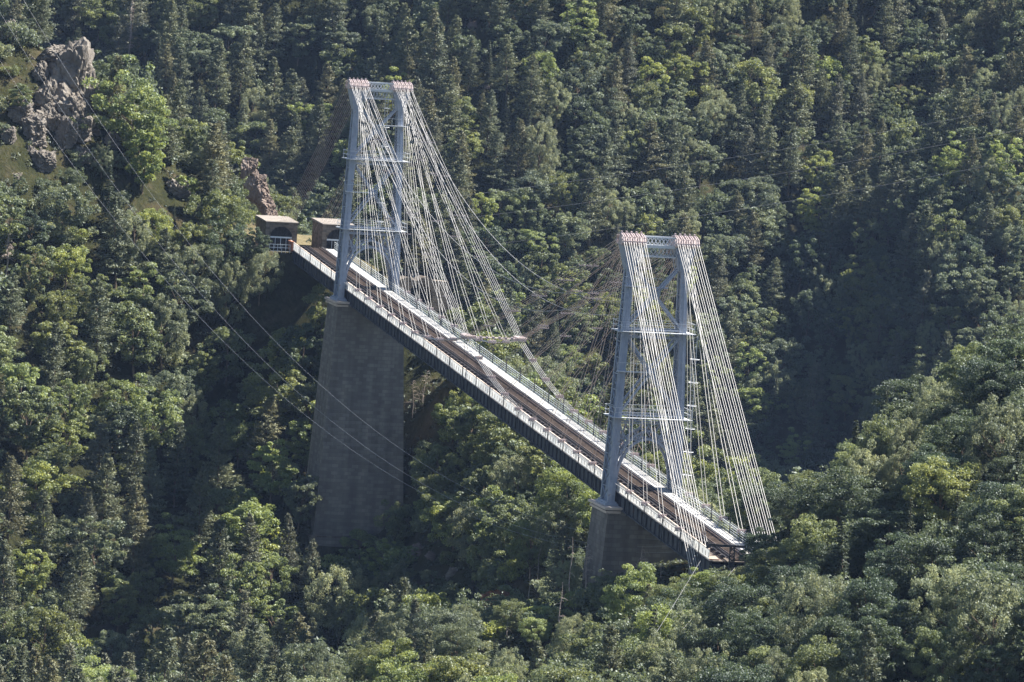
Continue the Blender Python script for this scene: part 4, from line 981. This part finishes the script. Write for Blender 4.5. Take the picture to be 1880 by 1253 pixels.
# a few particular trees, placed first
for (u, v, kind, hs, tone, lab) in (
 (240, 318, 'broadleaf_tree', 1.3, 'light', 'large bright green tree with a full round crown just right of the grey crag'),
 (72, 98, 'pine_tree', .63, 'pine', 'dark bushy pine standing on top of the grey crag'),
 (468, 538, 'broadleaf_tree', .58, 'dark', 'dark round tree directly left of the stone anchorage hut'),
 (566, 412, 'shrub', 2.0, 'pale', 'wide pale green bush behind the stone anchorage huts'),
 (412, 640, 'poplar_tree', 1.12, 'pale', 'big pale feathery willow left of the dark gully, below the huts'),
 (470, 650, 'poplar_tree', .85, 'pale', 'smaller pale feathery willow at the very edge of the dark gully'),
 (985, 372, 'poplar_tree', 1.4, 'pale', 'pale feathery poplar alone among dark pines between the two towers'),
 (1445, 372, 'pine_tree', 1.0, 'pine', 'large olive pine on the far slope right of the lower tower head'),
 (1502, 250, 'pine_tree', .8, 'pine', 'broad olive pine high on the far slope, above right of the lower tower'),
 (1748, 300, 'pine_tree', 1.15, 'pine', 'tall lone olive pine high on the right of the far slope'),
 (1150, 1200, 'broadleaf_tree', .9, 'light', 'bright green round tree in front of the short stone pier'),
 (1285, 1130, 'broadleaf_tree', .50, 'light', 'light green tree hiding the lower ends of the left backstays'),
 (1232, 1160, 'broadleaf_tree', .5, 'mid', 'green tree before the right end of the short pier face'),
 (1392, 1075, 'broadleaf_tree', .62, 'dark', 'dark leafy tree standing over the lower end of the walkway'),
 (1045, 1290, 'poplar_tree', .66, 'pale', 'yellowish feathery tree at the bottom centre, right of the tall bare trunk'),
 (545, 1008, 'broadleaf_tree', .78, 'blue', 'grey-green leafy tree at the lower left corner of the tall pier'),
 (700, 1072, 'broadleaf_tree', .62, 'light', 'small light green tree in front of the tall pier foot'),
 (1830, 905, 'poplar_tree', 1.0, 'pale', 'pale feathery tree on the right hill near the picture edge'),
 (1810, 1262, 'poplar_tree', 1.0, 'pale', 'pale feathery tree in the bottom right corner of the right hill'),
 (912, 1140, 'shrub', 1.35, 'russet', 'russet brown dead bush among the green trees at the bottom'),
 (1610, 870, 'fir_tree', .74, 'fir', 'dark conifer rising at the left crest of the right hill'),
 (1560, 905, 'fir_tree', .6, 'fir', 'smaller dark conifer left of the crest of the right hill'),
 (1500, 1240, 'poplar_tree', 1.0, 'pale', 'slender drooping pale birch low on the right hill')):
    p = ground_at(u, v); t = try_tree(p[0], p[1], kind, hs, tone, lab, True)
# bank of shrubs and the forest at large
def scatter(n, dmin, boxes, fn):
    pass
pts = [(t['x'], t['y']) for t in cand]
cell = {}
def far_enough(x, y, r):
    i, j = int(x//8), int(y//8)
    for a in range(i-1, i+2):
        for b in range(j-1, j+2):
            for (px_, py_) in cell.get((a, b), ()):
                if (px_-x)**2+(py_-y)**2 < r*r: return False
    return True
def put(x, y): cell.setdefault((int(x//8), int(y//8)), []).append((x, y))
for x, y in pts: put(x, y)
tries = rng.uniform(0, 1, (82000, 4))
for q in tries:
    d = 520+q[0]*760; uu = -450+q[1]*2820; x, y = unproj(uu, 600, d)[:2]
    if not (GX0+10 < x < GX1-10 and GY0+10 < y < GY1-10): continue
    u, v, dd = project((x, y, float(gz(x, y))))
    if v < -260 or v > 1560: continue
    far = dd > 1000
    dens = 5.1 if far else 6.6 if dd > 612 else 4.9
    e_ = 2.5; gx_ = float(gz(x+e_, y)-gz(x-e_, y))/(2*e_); gy_ = float(gz(x, y+e_)-gz(x, y-e_))/(2*e_); nz_ = 1/math.sqrt(1+gx_*gx_+gy_*gy_)
    dens *= (.82+.4*q[2])*max(.6, nz_)**(.6 if far else .9)
    if (x+50)**2+(y-6)**2 < 17**2 and q[3] < .93: continue
    if far_enough(x, y, dens):
        if try_tree(x, y) is not None: put(x, y)
# shrubs in the gaps, on the dry bank and round the crag
for q in rng.uniform(0, 1, (12000, 3)):
    d = 522+q[0]*358; uu = -40+q[1]*2000; x, y = unproj(uu, 600, d)[:2]
    u, v, dd = project((x, y, float(gz(x, y))))
    if v < 0 or v > 1330 or q[2] > .5: continue
    if far_enough(x, y, 2.7) and try_tree(x, y, 'shrub', 1.0, str(rng.choice(['mid', 'light', 'pale', 'blue']))) is not None: put(x, y)
# ------------------------------------------------------------------ which of them show
cand.sort(key=lambda t: t['d'])
cover = np.zeros((DH, DW), bool); vis = []; hidden = []
for t in cand:
    px = FPX/t['d']; top = t['v']-t['h']*px; lean = -math.tan(ROLL)
    cv_, cu_ = (t['v']+top)/2-.05*(t['v']-top), t['u']+.03*t['h']*px
    hw, hh_ = max(t['r']*px*t['wide'], 5), max((t['v']-top)/2*.92, 5)
    j0, j1, i0, i1 = int((cu_-hw)//8), int((cu_+hw)//8)+1, int((cv_-hh_)//8), int((cv_+hh_)//8)+1
    j0c, j1c, i0c, i1c = max(j0, 0), min(j1, DW), max(i0, 0), min(i1, DH)
    n = m_ = 0
    if j1c > j0c and i1c > i0c:
        jj, ii = np.meshgrid(np.arange(j0c, j1c), np.arange(i0c, i1c)); uu = (jj+.5)*8; vv = (ii+.5)*8
        e = ((uu-cu_)/hw)**2+((vv-cv_)/hh_)**2
        if t['kind'] in ('pine_tree', 'fir_tree'): e = np.where(np.abs(uu-cu_) < hw*.8*np.clip((vv-top)/(t['v']-top), 0, 1)+4, e*.5, 9)
        ins = e < 1; free = ins & ~cover[ii, jj] & (GD[ii, jj] > t['d']-14)
        n = int(free.sum()); m_ = max(int(ins.sum()), 1)
        if n: cover[ii[free & (e < .8)], jj[free & (e < .8)]] = True
    t['vis'] = n; t['cells'] = max(m_, 1)
    if (n >= max(3, .10*m_) and -40 < t['u'] < 1920) or t['special']: vis.append(t)
    elif -480 < t['u'] < 2420 and t['v'] > -260: hidden.append(t)
from collections import Counter
print('trees', len(cand), 'visible', Counter(t['kind'] for t in vis), Counter(t['reg'] for t in vis), 'hidden', len(hidden), 'uncovered', round(float((~cover).mean()), 3))
CAP = {'shrub': 200}
for k in set(t['kind'] for t in vis):
    L_ = sorted([t for t in vis if t['kind'] == k and not t['special']], key=lambda t: -t['vis'])
    lim = CAP.get(k, 290)
    for t in L_[lim:]: vis.remove(t); t['over'] = True; hidden.append(t)
# ------------------------------------------------------------------ labels that single each tree out
LOOK = {'mid': 'green', 'light': 'bright green', 'dark': 'dark green', 'blue': 'grey-green', 'pale': 'pale', 'pine': 'olive', 'fir': 'dark', 'russet': 'russet'}
NOUN = {'broadleaf_tree': 'leafy tree', 'pine_tree': 'pine', 'fir_tree': 'slim fir', 'poplar_tree': 'feathery poplar', 'shrub': 'bush'}
MARKS = [((130, 170), 'the grey crag'), ((470, 340), 'the red rock face'), ((240, 240), 'the big round tree beside the crag'), ((520, 435), 'the left stone hut'), ((430, 590), 'the pale willows'),
 ((697, 155), 'the upper tower head'), ((640, 430), 'the upper tower middle'), ((725, 530), 'the upper tower right foot'), ((590, 700), 'the tall pier shaft'), ((665, 1010), 'the tall pier foot'),
 ((860, 560), 'the upper stay fan'), ((950, 625), 'the central cable clamp'), ((900, 720), 'the mid-span deck'), ((775, 1010), 'the rubble by the tall pier'), ((1210, 440), 'the lower tower head'),
 ((1270, 620), 'the lower tower upper platform'), ((1250, 770), 'the lower tower lower platform'), ((1100, 930), 'the short pier shelf'), ((1200, 1040), 'the short stone pier'), ((1410, 940), 'the right backstays'),
 ((1340, 1040), 'the steel gantry'), ((985, 280), 'the lone pale poplar'), ((1445, 310), 'the large olive pine'), ((1748, 230), 'the tall lone pine'), ((1025, 1130), 'the tall bare trunk'),
 ((910, 1120), 'the russet bush'), ((1545, 700), 'the dark far gully'), ((1830, 760), 'the pale tree on the right hill'), ((1600, 760), 'the right hill crest'), ((1420, 1180), 'the foot of the right hill'),
 ((0, 0), 'the top left corner'), ((400, 0), 'the top edge, left part'), ((900, 0), 'the top edge, middle'), ((1400, 0), 'the top edge, right part'), ((1880, 0), 'the top right corner'), ((1880, 480), 'the right edge above the hill'),
 ((0, 700), 'the left edge, middle'), ((0, 1253), 'the bottom left corner'), ((330, 1253), 'the bottom edge, left part'), ((640, 1253), 'the bottom edge below the tall pier'), ((1880, 1253), 'the bottom right corner'), ((390, 1080), 'the dark gully at lower left'), ((200, 800), 'the middle of the left slope')]
ORD = ['closest', 'second closest', 'third closest', 'fourth closest', 'fifth closest', 'sixth closest', 'seventh closest', 'eighth closest', 'ninth closest', 'tenth closest']+['%dth closest' % i for i in range(11, 60)]
buckets = {}
for t in vis:
    if t['special']: continue
    px = FPX/t['d']; c = (t['u'], t['v']-.55*t['h']*px); t['c'] = c
    size = 'tall' if t['h']*px > 145 else 'small' if t['h']*px < 72 else ''
    if t['kind'] == 'shrub': size = ''
    look = ' '.join(w for w in (size, LOOK[t['tone']], NOUN[t['kind']]) if w).replace('dark slim fir', 'slim dark fir')
    D = [math.hypot(c[0]-m[0][0], c[1]-m[0][1]) for m in MARKS]; k = int(np.argmin(D))
    dx, dy = c[0]-MARKS[k][0][0], c[1]-MARKS[k][0][1]
    dr = ('right of' if dx > 0 else 'left of') if abs(dx) > abs(dy) else ('below' if dy > 0 else 'above')
    buckets.setdefault((look, dr, MARKS[k][1]), []).append((D[k], t))
for (look, dr, mk), L_ in buckets.items():
    L_.sort(key=lambda q: q[0])
    for n_, (_, t) in enumerate(L_):
        t['label'] = (look+' '+dr+' '+mk) if len(L_) == 1 else (ORD[n_]+' '+look+' '+dr+' '+mk)
GROUPS = {'far_left': 'trees on the far mountainside behind the bridge', 'far_right': 'trees on the far mountainside behind the bridge', 'near_hill': 'trees on the dark right-hand hill', 'crag': 'trees on the left hillside',
          'left_slope': 'trees on the left hillside', 'low_left': 'trees on the left hillside', 'low_mid': 'trees at the foot of the bridge', 'mid': 'trees on the slope behind the main span'}
CAT = {'broadleaf_tree': 'tree', 'pine_tree': 'pine', 'fir_tree': 'fir', 'poplar_tree': 'tree', 'shrub': 'bush'}
def plant(t):
    H, a, cm, tm, _ = TPL[t['tk']][t['ti']]
    r = bpy.data.objects.new(t['kind'], None); COL.objects.link(r); r.empty_display_size = .5
    r.location = (t['x'], t['y'], t['z']-.15); r.rotation_euler = (rng.normal()*.03, rng.normal()*.03, t['rot']); r.scale = (t['s']*t['wide'], t['s']*t['wide'], t['s'])
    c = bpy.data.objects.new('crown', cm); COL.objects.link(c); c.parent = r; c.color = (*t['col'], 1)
    k = bpy.data.objects.new('stem' if t['kind'] == 'shrub' else 'trunk', tm); COL.objects.link(k); k.parent = r
    tag(r, t['special'] or t['label'], CAT[t['kind']], None if t['special'] else (GROUPS[t['reg']] if t['kind'] != 'shrub' else 'bushes on the slopes'))
for t in vis: plant(t)
# woodland that only fills in behind the trees one can tell apart: one loose mass
Vs, Ts = [], []
for t in hidden:
    H, a, cm, tm, V = TPL[t['tk']][t['ti']]
    n = len(V)//4; sel = rng.choice(n, min(n, 4500 if t.get('over') else 700), replace=False); Q = V.reshape(-1, 4, 3)[sel]; ctr = Q.mean(1, keepdims=True); Q = ctr+(Q-ctr)*(1.4 if t.get('over') else 2.1)
    c_, s_ = math.cos(t['rot']), math.sin(t['rot']); Rm = np.array([[c_, -s_, 0], [s_, c_, 0], [0, 0, 1]])
    Vs.append((Q.reshape(-1, 3)*t['s'])@Rm.T+np.array([t['x'], t['y'], t['z']])); Ts.append(rng.uniform(.2, .7, len(sel)))
if Vs:
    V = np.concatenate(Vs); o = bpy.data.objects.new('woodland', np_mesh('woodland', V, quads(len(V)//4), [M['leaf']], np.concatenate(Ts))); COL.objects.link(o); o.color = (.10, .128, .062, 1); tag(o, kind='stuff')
# undergrowth: low leafy cover over the forest floor
n = 46000; d = 520+rng.uniform(0, 1, n)*740; uu = -120+rng.uniform(0, 1, n)*2120
P = np.array([unproj(a_, 600, b_)[:2] for a_, b_ in zip(uu, d)]); z = gz(P[:, 0], P[:, 1])
ok = ~((P[:, 0] > -46) & (P[:, 0] < -30) & (np.abs(P[:, 1]) < 8)) & ~((np.hypot(P[:, 0]+50, P[:, 1]-6) < 18) & (rng.uniform(0, 1, n) < .85))
nzv = np.array([math.sin(x*.11+math.sin(y*.07)*2)+math.sin(y*.13+1.3) for x, y in P]); ok &= nzv > -1.9
P, z = P[ok], z[ok]; n = len(P); per = 24; ci = np.repeat(np.arange(n), per)
R = rng.uniform(.35, 1.05, n); dl = ball(n*per); dl[:, 2] = np.abs(dl[:, 2])*.8
c = np.stack([P[ci, 0], P[ci, 1], z[ci]-.1], 1)+dl*(R[ci]*rng.uniform(.4, 1, n*per))[:, None]
V = leaves(c, unit(dl+rng.normal(size=(n*per, 3))*.6+np.array([0, 0, .4])), rng.uniform(.26, .5, n*per), rng.uniform(.16, .3, n*per))
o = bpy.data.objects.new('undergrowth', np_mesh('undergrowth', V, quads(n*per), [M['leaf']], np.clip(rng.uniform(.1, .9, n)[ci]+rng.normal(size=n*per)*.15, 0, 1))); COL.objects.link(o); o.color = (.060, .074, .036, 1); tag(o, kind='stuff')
# ------------------------------------------------------------------ camera, sun, sky, air
cam = bpy.data.objects.new('camera', bpy.data.cameras.new('camera')); COL.objects.link(cam)
R3 = Matrix((CR, CU, -CF)).transposed(); m4 = R3.to_4x4(); m4.translation = Vector(CAM); cam.matrix_world = m4
cam.data.sensor_width = 36.0; cam.data.sensor_fit = 'HORIZONTAL'; cam.data.lens = 36.0*FPX/PW
cam.data.clip_start = 1.0; cam.data.clip_end = 20000.0
scene.camera = cam
SUN_EL = math.radians(50.0); sv = Vector((-.06, 1, 0)).normalized()
sdir = Vector((sv.x*math.cos(SUN_EL), sv.y*math.cos(SUN_EL), math.sin(SUN_EL)))
sun = bpy.data.objects.new('sun', bpy.data.lights.new('sun', 'SUN')); COL.objects.link(sun)
sun.data.energy = 5.0; sun.data.angle = math.radians(.5); sun.data.color = (1.0, .945, .86)
sun.rotation_euler = sdir.to_track_quat('Z', 'Y').to_euler()
wd = bpy.data.worlds.new('World'); scene.world = wd; wd.use_nodes = True; nt = wd.node_tree; nt.nodes.clear()
sky = nt.nodes.new('ShaderNodeTexSky'); sky.sky_type = 'NISHITA'; sky.sun_disc = False; sky.sun_elevation = SUN_EL
sky.sun_rotation = math.atan2(sdir.x, sdir.y); sky.air_density = 1.0; sky.dust_density = .6; sky.altitude = 900
bg = nt.nodes.new('ShaderNodeBackground'); bg.inputs[1].default_value = .052
wo = nt.nodes.new('ShaderNodeOutputWorld'); nt.links.new(sky.outputs[0], bg.inputs[0]); nt.links.new(bg.outputs[0], wo.inputs[0])
hz = MB(); hz.hexa([(GX0-40, GY0-40, HZ.min()-1.5), (CAM[0]+40, GY0-40, HZ.min()-1.5), (CAM[0]+40, GY1+40, HZ.min()-1.5), (GX0-40, GY1+40, HZ.min()-1.5),
                    (GX0-40, GY0-40, HZ.max()+30), (CAM[0]+40, GY0-40, HZ.max()+30), (CAM[0]+40, GY1+40, HZ.max()+30), (GX0-40, GY1+40, HZ.max()+30)])
m, nt, N, L = newmat('thin_air')
pv = nd(nt, 'ShaderNodeVolumePrincipled'); pv.inputs['Density'].default_value = HAZE = .000024; pv.inputs['Color'].default_value = (.42, .60, 1, 1); pv.inputs['Anisotropy'].default_value = 0.0
o = nd(nt, 'ShaderNodeOutputMaterial'); L.new(pv.outputs[0], o.inputs['Volume'])
if HAZE: tag(hz.build('haze', m), kind='stuff')
scene.view_settings.view_transform = 'Standard'; scene.view_settings.look = 'None'; scene.view_settings.exposure = 1.85; scene.view_settings.gamma = 1.0
scene.cycles.max_bounces = 6; scene.cycles.diffuse_bounces = 3; scene.cycles.transmission_bounces = 4; scene.cycles.volume_bounces = 0
scene.cycles.use_adaptive_sampling = True; scene.cycles.adaptive_threshold = .015; scene.cycles.use_denoising = True; scene.cycles.denoiser = 'OPENIMAGEDENOISE'; scene.cycles.denoising_input_passes = 'RGB_ALBEDO_NORMAL'
scene.cycles.volume_step_rate = 1.0
